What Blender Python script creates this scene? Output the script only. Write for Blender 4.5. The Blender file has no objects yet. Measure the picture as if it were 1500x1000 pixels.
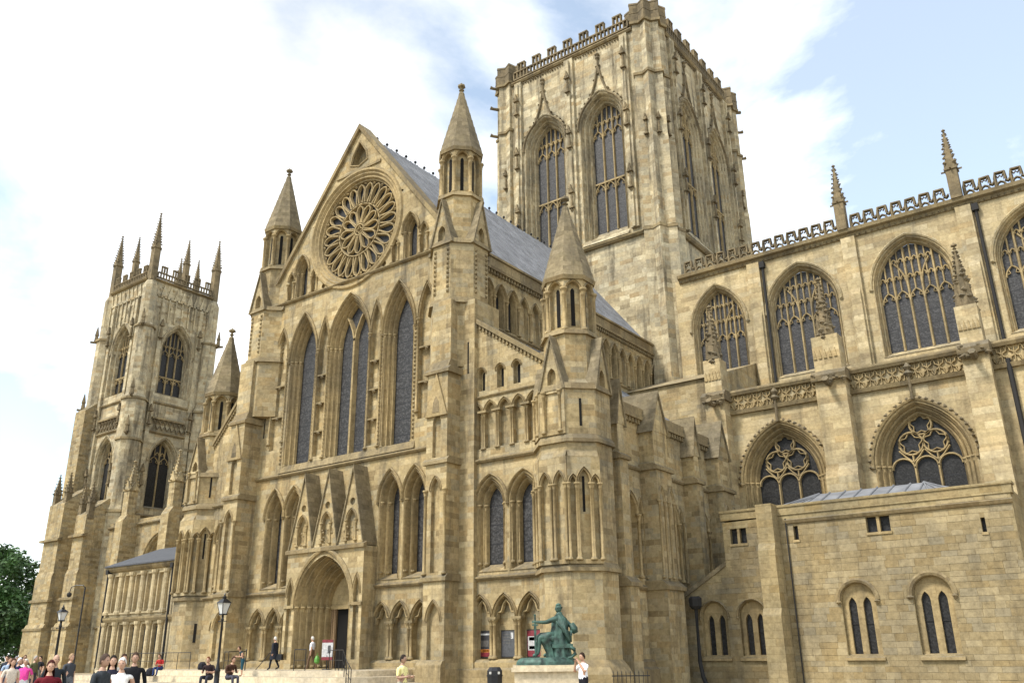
import bpy, bmesh, math, random
from math import pi, sin, cos, sqrt, radians, acos, atan2
from mathutils import Vector, Matrix
from mathutils.geometry import tessellate_polygon
random.seed(7)
S = bpy.context.scene
COL = S.collection
# ------------------------------------------------------------------ camera, world, sun, exposure
cam_d = bpy.data.cameras.new('camera'); cam = bpy.data.objects.new('camera', cam_d); COL.objects.link(cam)
cam_d.sensor_width = 36; cam_d.lens = 36 * 1256.85 / 1500; cam_d.clip_start = .1; cam_d.clip_end = 3000
yaw, pit, rol = radians(36.518), radians(19.909), radians(-.6606)
fw = Vector((-sin(yaw) * cos(pit), cos(yaw) * cos(pit), sin(pit))); rt = Vector((cos(yaw), sin(yaw), 0)); upv = rt.cross(fw)
rr = cos(rol) * rt + sin(rol) * upv; uu = -sin(rol) * rt + cos(rol) * upv
m = Matrix((rr, uu, -fw)).transposed().to_4x4(); m.translation = Vector((0, 0, 1.65)); cam.matrix_world = m
S.camera = cam
S.render.resolution_x, S.render.resolution_y = 1024, 682
SUN_EL, SUN_AZ = radians(52), radians(203)          # azimuth clockwise from north (Y)
W = bpy.data.worlds.new('World'); S.world = W; W.use_nodes = True
nt = W.node_tree; N = nt.nodes; L = nt.links; N.clear()
def nd(t, **k):
    n = N.new(t)
    for a, b in k.items(): setattr(n, a, b)
    return n
sky = nd('ShaderNodeTexSky', sky_type='NISHITA', sun_disc=False, sun_elevation=SUN_EL, sun_rotation=SUN_AZ, altitude=20, air_density=1.0, dust_density=.6, ozone_density=2.0)
tc = nd('ShaderNodeTexCoord'); mp = nd('ShaderNodeMapping'); mp.inputs['Scale'].default_value = (1, 1, 1.7); mp.inputs['Location'].default_value = (.62, .1, .35); mp.inputs['Rotation'].default_value = (0, 0, radians(9))
ns = nd('ShaderNodeTexNoise', noise_dimensions='4D'); ns.inputs['W'].default_value = 5.71; ns.inputs['Scale'].default_value = 2.5; ns.inputs['Detail'].default_value = 9; ns.inputs['Roughness'].default_value = .56; ns.inputs['Distortion'].default_value = .25
cr = nd('ShaderNodeValToRGB'); cr.color_ramp.elements[0].position = .43; cr.color_ramp.elements[0].color = (.2,) * 3 + (1,); cr.color_ramp.elements[1].position = .60
n2 = nd('ShaderNodeTexNoise'); n2.inputs['Scale'].default_value = 1.3; n2.inputs['Detail'].default_value = 6
c2 = nd('ShaderNodeValToRGB'); c2.color_ramp.elements[0].position = .3; c2.color_ramp.elements[0].color = (5.6, 5.8, 5.95, 1); c2.color_ramp.elements[1].position = .55; c2.color_ramp.elements[1].color = (11.5, 11.6, 11.7, 1)
mx = nd('ShaderNodeMix', data_type='RGBA'); bg = nd('ShaderNodeBackground'); bg.inputs['Strength'].default_value = .068; wo = nd('ShaderNodeOutputWorld')
L.new(tc.outputs['Generated'], mp.inputs['Vector']); L.new(mp.outputs[0], ns.inputs['Vector']); L.new(tc.outputs['Generated'], n2.inputs['Vector'])
L.new(ns.outputs['Fac'], cr.inputs[0]); L.new(n2.outputs['Fac'], c2.inputs[0])
L.new(cr.outputs[0], mx.inputs[0]); tn = nd('ShaderNodeMix', data_type='RGBA', blend_type='MULTIPLY'); tn.inputs[0].default_value = 1; tn.inputs[7].default_value = (1.75, 1.72, 1.5, 1); L.new(sky.outputs[0], tn.inputs[6]); L.new(tn.outputs[2], mx.inputs[6]); L.new(c2.outputs[0], mx.inputs[7])
L.new(mx.outputs[2], bg.inputs[0]); L.new(bg.outputs[0], wo.inputs[0])
sd = bpy.data.lights.new('sun', 'SUN'); sun = bpy.data.objects.new('sun', sd); COL.objects.link(sun)
sd.energy = 2.0; sd.angle = radians(12); sd.color = (1, .95, .87)
sdir = Vector((sin(SUN_AZ) * cos(SUN_EL), cos(SUN_AZ) * cos(SUN_EL), sin(SUN_EL)))
sun.rotation_euler = sdir.to_track_quat('Z', 'Y').to_euler(); sun.location = sdir * 200
V = S.view_settings; V.view_transform = 'Standard'; V.look = 'None'; V.gamma = 1; V.use_curve_mapping = False; V.exposure = 1.42
S.render.engine = 'CYCLES'
# ------------------------------------------------------------------ materials
def base_mat(name):
    m = bpy.data.materials.new(name); m.use_nodes = True
    return m, m.node_tree.nodes, m.node_tree.links, m.node_tree.nodes['Principled BSDF']
def plain(name, col, rough=.6, metal=0, bump=0, bscale=30, var=.15):
    m, n, l, b = base_mat(name)
    b.inputs['Roughness'].default_value = rough; b.inputs['Metallic'].default_value = metal; b.inputs['Specular IOR Level'].default_value = .5 if rough < .8 else .15
    t = n.new('ShaderNodeTexNoise'); t.inputs['Scale'].default_value = bscale; t.inputs['Detail'].default_value = 5
    g = n.new('ShaderNodeNewGeometry'); l.new(g.outputs['Position'], t.inputs['Vector'])
    r = n.new('ShaderNodeValToRGB'); e = r.color_ramp.elements
    e[0].position = .3; e[1].position = .7
    e[0].color = tuple(c * (1 - var) for c in col) + (1,); e[1].color = tuple(min(1, c * (1 + var)) for c in col) + (1,)
    l.new(t.outputs['Fac'], r.inputs[0]); l.new(r.outputs[0], b.inputs['Base Color'])
    if bump:
        bp = n.new('ShaderNodeBump'); bp.inputs['Strength'].default_value = bump; bp.inputs['Distance'].default_value = .02
        l.new(t.outputs['Fac'], bp.inputs['Height']); l.new(bp.outputs[0], b.inputs['Normal'])
    return m
def stone(name, cols, bw=.8, bh=.34, soot=.5, mort=.84, sootcol=(.10, .085, .06), patch=.5, bump=.5):
    m, n, l, b = base_mat(name); b.inputs['Roughness'].default_value = .93; b.inputs['Specular IOR Level'].default_value = .2
    def N_(t, **k):
        q = n.new(t)
        for a, c in k.items(): setattr(q, a, c)
        return q
    g = N_('ShaderNodeNewGeometry'); cx = N_('ShaderNodeVectorMath', operation='CROSS_PRODUCT'); cx.inputs[0].default_value = (0, 0, 1)
    l.new(g.outputs['True Normal'], cx.inputs[1]); nm = N_('ShaderNodeVectorMath', operation='NORMALIZE'); l.new(cx.outputs[0], nm.inputs[0])
    dt = N_('ShaderNodeVectorMath', operation='DOT_PRODUCT'); l.new(nm.outputs[0], dt.inputs[0]); l.new(g.outputs['Position'], dt.inputs[1])
    sp = N_('ShaderNodeSeparateXYZ'); l.new(g.outputs['Position'], sp.inputs[0])
    cb = N_('ShaderNodeCombineXYZ'); l.new(dt.outputs['Value'], cb.inputs[0]); l.new(sp.outputs[2], cb.inputs[1])
    # wobble rows a little
    br = N_('ShaderNodeTexBrick'); br.offset = .43; br.squash = 1.35; br.squash_frequency = 3
    for k, v in (('Scale', 1), ('Brick Width', bw), ('Row Height', bh), ('Mortar Size', .009), ('Mortar Smooth', .3), ('Bias', 0)): br.inputs[k].default_value = v
    br.inputs['Color1'].default_value = (0, 0, 0, 1); br.inputs['Color2'].default_value = (1, 1, 1, 1); br.inputs['Mortar'].default_value = (.5, .5, .5, 1)
    l.new(cb.outputs[0], br.inputs['Vector'])
    rp = N_('ShaderNodeValToRGB'); e = rp.color_ramp.elements
    while len(e) < len(cols): e.new(.5)
    for i, c in enumerate(cols): e[i].position = i / (len(cols) - 1); e[i].color = (c[0] * 1.02, c[1] * 1.025, c[2] * 1.03, 1)
    l.new(br.outputs['Color'], rp.inputs[0])
    # large patches
    t1 = N_('ShaderNodeTexNoise'); t1.inputs['Scale'].default_value = .35; t1.inputs['Detail'].default_value = 6; t1.inputs['Roughness'].default_value = .65
    l.new(g.outputs['Position'], t1.inputs['Vector'])
    r1 = N_('ShaderNodeValToRGB'); r1.color_ramp.elements[0].position = .35; r1.color_ramp.elements[1].position = .68
    r1.color_ramp.elements[0].color = (.75, .745, .75, 1); r1.color_ramp.elements[1].color = (1.18, 1.13, 1.03, 1)
    l.new(t1.outputs['Fac'], r1.inputs[0])
    m1 = N_('ShaderNodeMix', data_type='RGBA', blend_type='MULTIPLY'); m1.inputs[0].default_value = patch * 2 if patch < .5 else 1
    l.new(rp.outputs[0], m1.inputs[6]); l.new(r1.outputs[0], m1.inputs[7])
    # mortar
    mm = N_('ShaderNodeMix', data_type='RGBA', blend_type='MULTIPLY'); mm.inputs[7].default_value = (mort, mort * .97, mort * .9, 1)
    l.new(br.outputs['Fac'], mm.inputs[0]); l.new(m1.outputs[2], mm.inputs[6])
    # rain streaks and soot
    ms = N_('ShaderNodeMapping'); ms.inputs['Scale'].default_value = (1.1, 1.1, .13); l.new(g.outputs['Position'], ms.inputs['Vector'])
    t2 = N_('ShaderNodeTexNoise'); t2.inputs['Scale'].default_value = 1.0; t2.inputs['Detail'].default_value = 8; t2.inputs['Roughness'].default_value = .68; l.new(ms.outputs[0], t2.inputs['Vector'])
    r2 = N_('ShaderNodeValToRGB'); r2.color_ramp.elements[0].position = .50; r2.color_ramp.elements[1].position = .74
    r2.color_ramp.elements[0].color = (0, 0, 0, 1); r2.color_ramp.elements[1].color = (soot * 2,) * 3 + (1,)
    l.new(t2.outputs['Fac'], r2.inputs[0])
    m2 = N_('ShaderNodeMix', data_type='RGBA'); m2.inputs[7].default_value = sootcol + (1,); l.new(r2.outputs[0], m2.inputs[0]); l.new(mm.outputs[2], m2.inputs[6])
    # lichen and dirt held on ledges and slopes
    sn = N_('ShaderNodeSeparateXYZ'); l.new(g.outputs['True Normal'], sn.inputs[0]); mrg = N_('ShaderNodeMapRange'); mrg.inputs['From Min'].default_value = .12; mrg.inputs['From Max'].default_value = .75; mrg.inputs['To Max'].default_value = .62; l.new(sn.outputs[2], mrg.inputs['Value'])
    ml = N_('ShaderNodeMath', operation='MULTIPLY'); t4 = N_('ShaderNodeTexNoise'); t4.inputs['Scale'].default_value = 1.7; t4.inputs['Detail'].default_value = 6; l.new(g.outputs['Position'], t4.inputs['Vector']); r4 = N_('ShaderNodeMapRange'); r4.inputs['From Min'].default_value = .3; r4.inputs['From Max'].default_value = .6; l.new(t4.outputs['Fac'], r4.inputs['Value']); l.new(mrg.outputs[0], ml.inputs[0]); l.new(r4.outputs[0], ml.inputs[1])
    m25 = N_('ShaderNodeMix', data_type='RGBA'); m25.inputs[7].default_value = (.13, .12, .095, 1); l.new(ml.outputs[0], m25.inputs[0]); l.new(m2.outputs[2], m25.inputs[6])
    # fine grain
    t3 = N_('ShaderNodeTexNoise'); t3.inputs['Scale'].default_value = 5; t3.inputs['Detail'].default_value = 8; t3.inputs['Roughness'].default_value = .7; l.new(g.outputs['Position'], t3.inputs['Vector'])
    r3 = N_('ShaderNodeValToRGB'); r3.color_ramp.elements[0].position = .3; r3.color_ramp.elements[1].position = .7
    r3.color_ramp.elements[0].color = (.68, .66, .62, 1); r3.color_ramp.elements[1].color = (1.18, 1.17, 1.14, 1); l.new(t3.outputs['Fac'], r3.inputs[0])
    m3 = N_('ShaderNodeMix', data_type='RGBA', blend_type='MULTIPLY'); m3.inputs[0].default_value = 1; l.new(m25.outputs[2], m3.inputs[6]); l.new(r3.outputs[0], m3.inputs[7])
    l.new(m3.outputs[2], b.inputs['Base Color'])
    ma = N_('ShaderNodeMath', operation='MULTIPLY_ADD'); ma.inputs[1].default_value = -1.0; l.new(br.outputs['Fac'], ma.inputs[0]); l.new(t3.outputs['Fac'], ma.inputs[2])
    bp = N_('ShaderNodeBump'); bp.inputs['Strength'].default_value = bump; bp.inputs['Distance'].default_value = .035
    l.new(ma.outputs[0], bp.inputs['Height']); l.new(bp.outputs[0], b.inputs['Normal'])
    return m
M = {}
def tint(cols, r=1.0, g=1.0, b=1.0): return [(c[0] * r, c[1] * g, c[2] * b) for c in cols]
HON = [(.245, .19, .105), (.395, .32, .185), (.325, .26, .145), (.46, .385, .24), (.345, .26, .135), (.385, .33, .215), (.30, .26, .175)]
PAL = [(.26, .22, .145), (.46, .405, .285), (.365, .315, .215), (.53, .48, .35), (.345, .27, .16), (.42, .38, .275), (.30, .27, .20)]
M['stone'] = stone('honey_limestone', HON, bw=.72, bh=.30)
M['tower'] = stone('pale_limestone', PAL, bw=1.0, bh=.42, soot=.62)
M['choir'] = stone('cream_limestone', [(.31, .25, .15), (.455, .38, .235), (.39, .32, .19), (.51, .435, .285), (.38, .295, .165), (.42, .37, .255)], bw=1.1, bh=.42, soot=.33)
M['chapel'] = stone('chapel_limestone', [(.25, .20, .115), (.305, .255, .15), (.275, .225, .13), (.33, .275, .165), (.265, .205, .105)], bw=.9, bh=.36, soot=.22)
M['spire'] = stone('lichen_stone', [(.15, .125, .08), (.25, .21, .14), (.19, .16, .10), (.28, .235, .155)], bw=.6, bh=.3, soot=.45)
M['trim'] = stone('weathered_trim', [(.18, .14, .08), (.29, .235, .14), (.23, .185, .105)], bw=1.6, bh=5, soot=.55, mort=.9)
M['carved'] = stone('weathered_carving', [(.12, .10, .065), (.23, .185, .115), (.17, .14, .09)], bw=.5, bh=.5, soot=.5, mort=.9)
M['mould'] = stone('moulded_limestone', [(.27, .21, .115), (.365, .29, .165), (.315, .248, .135)], bw=1.2, bh=.5, soot=.35, mort=.88)
M['pave'] = stone('paving_stone', [(.40, .345, .25), (.47, .41, .31), (.43, .38, .285)], bw=.9, bh=.5, soot=.15)
M['lead'] = plain('lead_roofing', (.17, .175, .185), .85, 0, .2, 1.1, .25)
M['lead_dark'] = plain('dark_lead_roofing', (.075, .078, .085), .85, 0, .1, 3, .15)
M['slate'] = plain('stone_slates', (.17, .16, .14), .8, 0, .4, 6, .25)
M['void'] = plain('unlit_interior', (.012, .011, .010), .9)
M['wood'] = plain('oak_door', (.20, .13, .065), .7, 0, .3, 14, .25)
M['iron'] = plain('black_iron', (.012, .012, .014), .4, .3)
M['pipe'] = plain('grey_cast_iron', (.03, .029, .028), .8)
def glassmat(name, base, lattice=True):
    m, n, l, b = base_mat(name); b.inputs['Roughness'].default_value = .5; b.inputs['Specular IOR Level'].default_value = .25
    g = n.new('ShaderNodeNewGeometry')
    v = n.new('ShaderNodeTexVoronoi'); v.inputs['Scale'].default_value = 12; l.new(g.outputs['Position'], v.inputs['Vector'])
    r = n.new('ShaderNodeValToRGB'); e = r.color_ramp.elements; e[0].position = 0; e[1].position = 1
    e[0].color = tuple(c * .55 for c in base) + (1,); e[1].color = tuple(c * 1.25 for c in base) + (1,)
    e2 = e.new(.5); e2.color = tuple(c * .85 for c in base) + (1,); e[2].color = tuple(c * 1.7 for c in base) + (1,)
    s = n.new('ShaderNodeSeparateColor'); l.new(v.outputs['Color'], s.inputs[0]); l.new(s.outputs[0], r.inputs[0])
    # saddle bars: dark horizontal lines
    sp = n.new('ShaderNodeSeparateXYZ'); l.new(g.outputs['Position'], sp.inputs[0])
    mo = n.new('ShaderNodeMath'); mo.operation = 'FRACT'; l.new(sp.outputs[2], mo.inputs[0])
    lt = n.new('ShaderNodeMath'); lt.operation = 'LESS_THAN'; lt.inputs[1].default_value = .06; l.new(mo.outputs[0], lt.inputs[0])
    mx = n.new('ShaderNodeMix'); mx.data_type = 'RGBA'; mx.inputs[7].default_value = (.02, .02, .022, 1); l.new(lt.outputs[0], mx.inputs[0]); l.new(r.outputs[0], mx.inputs[6])
    l.new(mx.outputs[2], b.inputs['Base Color'])
    t = n.new('ShaderNodeTexNoise'); t.inputs['Scale'].default_value = 3; l.new(g.outputs['Position'], t.inputs['Vector'])
    bp = n.new('ShaderNodeBump'); bp.inputs['Strength'].default_value = .25; bp.inputs['Distance'].default_value = .03
    l.new(v.outputs['Distance'], bp.inputs['Height']); l.new(bp.outputs[0], b.inputs['Normal'])
    return m
M['glass'] = glassmat('leaded_glass', (.040, .039, .039))
M['glass_dark'] = glassmat('dark_leaded_glass', (.018, .0175, .017))
# ------------------------------------------------------------------ mesh helpers
class Fr:                                  # a vertical face: a to the right, z up, d outwards
    def __init__(s, x, y, ux, uy): s.o = Vector((x, y, 0)); s.u = Vector((ux, uy, 0)).normalized(); s.n = Vector((s.u.y, -s.u.x, 0))
    def __call__(s, a, z, d=0): return s.o + s.u * a + s.n * d + Vector((0, 0, z))
    def at(s, a=0, d=0): p = s(a, 0, d); return Fr(p.x, p.y, s.u.x, s.u.y)
    def right(s, a, d=0):                  # the face turned to look along +u (a return face at position a)
        p = s(a, 0, d); return Fr(p.x, p.y, -s.n.x, -s.n.y)
def south(x, y): return Fr(x, y, 1, 0)
def east(x, y): return Fr(x, y, 0, 1)
class MB:
    def __init__(s): s.v = []; s.f = []
    def add(s, vs, fs):
        k = len(s.v); s.v += [tuple(v) for v in vs]; s.f += [tuple(i + k for i in f) for f in fs]; return s
    def quad(s, *p): return s.add(p, [tuple(range(len(p)))])
    def box(s, F, a0, a1, z0, z1, d0, d1):
        v = [F(a, z, d) for d in (d0, d1) for z in (z0, z1) for a in (a0, a1)]
        return s.add(v, [(4, 5, 7, 6), (1, 0, 2, 3), (5, 1, 3, 7), (0, 4, 6, 2), (6, 7, 3, 2), (0, 1, 5, 4)])
    def prism(s, F, poly, d0, d1):
        n = len(poly); v = [F(a, z, d1) for a, z in poly] + [F(a, z, d0) for a, z in poly]
        return s.add(v, [tuple(range(n)), tuple(range(2 * n - 1, n - 1, -1))] + [(i, i + n, (i + 1) % n + n, (i + 1) % n) for i in range(n)])
    def side(s, F, poly, a0, a1):          # polygon in (d,z) extruded along a
        n = len(poly); v = [F(a0, z, d) for d, z in poly] + [F(a1, z, d) for d, z in poly]
        return s.add(v, [tuple(range(n)), tuple(range(2 * n - 1, n - 1, -1))] + [(i, (i + 1) % n, (i + 1) % n + n, i + n) for i in range(n)])
    def loft(s, F, rows, close=False):
        k = len(rows[0]); v = [F(*p) for r in rows for p in r]; f = []
        for j in range(len(rows) - 1):
            for i in range(k if close else k - 1):
                i2 = (i + 1) % k; f.append((j * k + i, j * k + i2, (j + 1) * k + i2, (j + 1) * k + i))
        return s.add(v, f)
    def wall(s, F, outline, holes, d=0, thick=.5):
        """flat wall with openings; holes = (points, depth, closed)"""
        polys = [[Vector((a, z, 0)) for a, z in outline]] + [[Vector((a, z, 0)) for a, z in h[0]] for h in holes]
        flat = [p for q in polys for p in q]
        s.add([F(p.x, p.y, d) for p in flat], [tuple(t) for t in tessellate_polygon(polys)])
        n = len(outline)
        v = [F(a, z, d) for a, z in outline] + [F(a, z, d - thick) for a, z in outline]
        s.add(v, [(i, (i + 1) % n, (i + 1) % n + n, i + n) for i in range(n)])
        for h in holes:
            p, dep, cl = h; n = len(p)
            v = [F(a, z, d) for a, z in p] + [F(a, z, d - dep) for a, z in p]
            s.add(v, [(i, i + n, (i + 1) % n + n, (i + 1) % n) for i in range(n)])
            if cl: s.add(v[n:], [tuple(range(n))])
        return s
    def frust(s, x, y, r0, z0, r1, z1, n=8, rot=pi / 8, cap=True):   # r = across-flats / 2 (apothem)
        q = 1 / cos(pi / n); v = []
        for r, z in ((r0, z0), (r1, z1)):
            v += [(x + r * q * cos(rot + 2 * pi * i / n), y + r * q * sin(rot + 2 * pi * i / n), z) for i in range(n)]
        f = [(i, (i + 1) % n, (i + 1) % n + n, i + n) for i in range(n)]
        if cap: f += [tuple(range(n, 2 * n)), tuple(range(n - 1, -1, -1))]
        return s.add(v, f)
    def star(s, x, y, ro, ri, z0, z1, ro1=None, ri1=None, k=8):
        v = []
        for r0, r1, z in ((ro, ri, z0), (ro1 or ro, ri1 or ri, z1)):
            v += [(x + (r0 if i % 2 == 0 else r1) * cos(pi * i / k + pi / 8), y + (r0 if i % 2 == 0 else r1) * sin(pi * i / k + pi / 8), z) for i in range(2 * k)]
        n = 2 * k
        return s.add(v, [(i, (i + 1) % n, (i + 1) % n + n, i + n) for i in range(n)] + [tuple(range(n, 2 * n)), tuple(range(n - 1, -1, -1))])
    def lathe(s, p, prof, n=8):
        p = Vector(p); v = []; f = []
        for r, z in prof: v += [p + Vector((r * cos(2 * pi * i / n), r * sin(2 * pi * i / n), z)) for i in range(n)]
        for j in range(len(prof) - 1):
            for i in range(n): f.append((j * n + i, j * n + (i + 1) % n, (j + 1) * n + (i + 1) % n, (j + 1) * n + i))
        f += [tuple(range(n - 1, -1, -1)), tuple(range((len(prof) - 1) * n, len(prof) * n))]
        return s.add(v, f)
    def tube(s, pts, r, n=6):
        pts = [Vector(p) for p in pts]; v = []; f = []
        for i, p in enumerate(pts):
            t = (pts[min(i + 1, len(pts) - 1)] - pts[max(i - 1, 0)]).normalized()
            a = t.cross(Vector((0, 0, 1)))
            a = a.normalized() if a.length > .01 else Vector((1, 0, 0))
            b = t.cross(a); ri = r[i] if isinstance(r, (list, tuple)) else r
            v += [p + a * ri * cos(2 * pi * k / n) + b * ri * sin(2 * pi * k / n) for k in range(n)]
        for j in range(len(pts) - 1):
            for k in range(n): f.append((j * n + k, j * n + (k + 1) % n, (j + 1) * n + (k + 1) % n, (j + 1) * n + k))
        f += [tuple(range(n - 1, -1, -1)), tuple(range((len(pts) - 1) * n, len(pts) * n))]
        return s.add(v, f)
    def bar(s, F, path, w, d0, t, close=False):      # tracery bar along a path in the face, chamfered front
        n = len(path); rows = [[], [], [], []]
        for i in range(n):
            if close: p0, p1 = path[i - 1], path[(i + 1) % n]
            else: p0, p1 = path[max(i - 1, 0)], path[min(i + 1, n - 1)]
            dx, dz = p1[0] - p0[0], p1[1] - p0[1]; ln = sqrt(dx * dx + dz * dz) or 1; nx, nz = -dz / ln, dx / ln
            a, z = path[i]
            for r, (o, d) in zip(rows, ((-w / 2, d0 - t), (-w * .22, d0), (w * .22, d0), (w / 2, d0 - t))): r.append((a + nx * o, z + nz * o, d))
        return s.loft(F, rows, close)
    def lump(s, p, r, sq=1.0):                # small knobbly carved lump
        p = Vector(p); o = []
        for q in ((1, 0, 0), (-1, 0, 0), (0, 1, 0), (0, -1, 0), (0, 0, 1), (0, 0, -1)):
            o.append(p + Vector(q) * r * random.uniform(.7, 1.25) * (sq if q[2] else 1))
        return s.add(o, [(0, 2, 4), (2, 1, 4), (1, 3, 4), (3, 0, 4), (2, 0, 5), (1, 2, 5), (3, 1, 5), (0, 3, 5)])
    def build(s, name, mat, parent=None, smooth=False):
        me = bpy.data.meshes.new(name); me.from_pydata(s.v, [], s.f); me.validate()
        bm = bmesh.new(); bm.from_mesh(me); bmesh.ops.recalc_face_normals(bm, faces=bm.faces); bm.to_mesh(me); bm.free()
        mats = mat if isinstance(mat, (list, tuple)) else [mat]
        for q in mats: me.materials.append(M[q] if isinstance(q, str) else q)
        o = bpy.data.objects.new(name, me); COL.objects.link(o); o.parent = parent
        if smooth:
            for p in me.polygons: p.use_smooth = True
        return o
def tag(o, label, cat=None, group=None, kind=None):
    if label: o['label'] = label
    if cat: o['category'] = cat
    if group: o['group'] = group
    if kind: o['kind'] = kind
    return o
def thing(name, label, cat, loc=(0, 0, 0), rz=0, group=None):
    o = bpy.data.objects.new(name, None); COL.objects.link(o); o.location = loc; o.rotation_euler = (0, 0, rz); o.empty_display_size = .3
    return tag(o, label, cat, group)
def arch(cx, zs, hw, h, o=0, n=8):
    R = (hw * hw + h * h) / (2 * hw); e = R - hw; r = R + o
    f1 = acos(max(-1, min(1, -e / r))); lft = []
    for i in range(n + 1):
        f = pi + (f1 - pi) * i / n; lft.append((cx + e + r * cos(f), zs + r * sin(f)))
    return lft + [(2 * cx - a, z) for a, z in lft[-2::-1]]
def opening(cx, z0, zs, hw, h, o=0, n=8): return [(cx - hw - o, z0)] + arch(cx, zs, hw, h, o, n) + [(cx + hw + o, z0)]
def archz(x, cx, zs, hw, h):               # intrados height over x
    R = (hw * hw + h * h) / (2 * hw); e = R - hw; q = abs(x - cx) + e
    return zs + sqrt(max(0, R * R - q * q))
# ------------------------------------------------------------------ the cathedral: one building
CATH = thing('cathedral', 'vast honey-coloured gothic stone cathedral with rose window gable and square towers', 'cathedral', (-40, 40, 0))
def P(mb, name, mat='stone', parent=None, smooth=False, label=None):
    o = mb.build(name, mat, parent or CATH, smooth)
    p = o.parent
    o.matrix_parent_inverse = Matrix.Translation(CATH.location).inverted() if p is CATH else Matrix.Identity(4)
    if label: o['label'] = label
    if name in ('dogtooth_moulding', 'carved_bosses', 'carved_frieze', 'corbel_table', 'carved_relief', 'crocketed_hood', 'carved_panels', 'blind_tracery'): o['kind'] = 'stuff'
    return o
def string(F, a0, a1, z, pr=.21, h=.26, mat='trim', d=0):
    mb = MB(); mb.side(F, [(d - .05, z - h * .5), (d + pr * .55, z - h * .5), (d + pr, z - h * .1), (d + pr, z + h * .12), (d - .05, z + h * .62)], a0, a1)
    return P(mb, 'string_course', mat)
def shaft(F, a, d, z0, z1, r=.1, mat='mould', parent=None, n=8):
    mb = MB(); q = r
    mb.lathe(F(a, 0, d), [(q * 1.9, z0), (q * 1.9, z0 + q), (q * 1.5, z0 + q * 1.6), (q, z0 + q * 2.2), (q, z1 - q * 4), (q * 1.25, z1 - q * 3.8), (q * 1.1, z1 - q * 3.2), (q * 1.7, z1 - q * 1.2), (q * 2, z1 - q), (q * 2, z1)], n)
    return P(mb, 'shaft', mat, parent, True)
def order_profile(ow, dep, steps):
    pr = [(ow, 0)]
    for i in range(steps):
        o1 = ow * (1 - (i + 1) / steps); d0 = -dep * i / steps; d1 = -dep * (i + 1) / steps; o0 = ow * (1 - i / steps)
        pr += [(o0 - (o0 - o1) * .35, d0 + .035), (o0 - (o0 - o1) * .5, d0 - .02), (o0 - (o0 - o1) * .68, d0 - .13), (o0 - (o0 - o1) * .82, d0 - .03), (o1 + (o0 - o1) * .1, d0 - (d0 - d1) * .35), (o1, d1)]
    return pr
def arched(F, cx, hw, z0, zs, h, dep, ow, steps=2, glass='glass', hood=.14, name='window', mat='mould', sill=True, shafts=True, n=8, sill_drop=.35, d=0, back=None):
    """moulded arched window; returns (hole for the wall, window object)"""
    F = F.at(0, d)
    mb = MB(); rows = [[(a, z, dd) for a, z in opening(cx, z0 - (sill_drop if sill else 0), zs, hw, h, o, n)] for o, dd in order_profile(ow, dep, steps)]
    mb.loft(F, rows)
    if hood:
        hr = []
        for o, dd in ((ow, -.02), (ow + .03, .12), (ow + hood * .6, .18), (ow + hood, .1), (ow + hood, -.02)): hr.append([(a, z, dd) for a, z in arch(cx, zs, hw, h, o, n)])
        mb.loft(F, hr)
        for sg in (-1, 1): mb.lump(F(cx + sg * (hw + ow + hood * .5), zs - .06, .08), hood * .75)
    if sill: mb.side(F, [(.05, z0 - sill_drop), (-dep - .1, z0 - sill_drop), (-dep - .1, z0 + .03), (-dep + .02, z0 + .03)], cx - hw - ow + .003, cx + hw + ow - .003)
    w = P(mb, name, mat)
    if shafts:
        for i in range(steps):
            o = ow * (1 - (i + .55) / steps); dd = -dep * (i + .45) / steps
            for sg in (-1, 1): shaft(F, cx + sg * (hw + o), dd, z0, zs + .05, min(.11, ow / steps * .32), parent=w)
    if glass:
        g = MB(); g.prism(F, opening(cx, z0 - .05, zs, hw + .05, h, 0, n), -dep - .08, -dep - .03); P(g, 'glass', glass, w)
    if back: g = MB(); g.prism(F, opening(cx, z0 - .05, zs, hw + .05, h, 0, n), -dep - .08, -dep - .03); P(g, 'back_panel', back, w)
    zb = z0 - (sill_drop if sill else 0)
    return (opening(cx, zb, zs, hw, h, ow, n), .25, False), w
def blind(cx, hw, z0, zs, h, dep=.22, n=6): return (opening(cx, z0, zs, hw, h, 0, n), dep, True)
def arch_mould(F, cx, hw, zs, h, w=.16, pr=.09, d=0, n=6, mat='mould', name='arch_moulding', parent=None):
    mb = MB(); mb.loft(F, [[(a, z, d + dd) for a, z in arch(cx, zs, hw, h, o, n)] for o, dd in ((-.01, -.06), (.0, pr * .5), (w * .35, pr), (w * .5, pr * .1), (w * .66, pr * .1), (w * .8, pr * 1.1), (w, pr * .6), (w + .01, -.03))])
    return P(mb, name, mat, parent)
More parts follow.
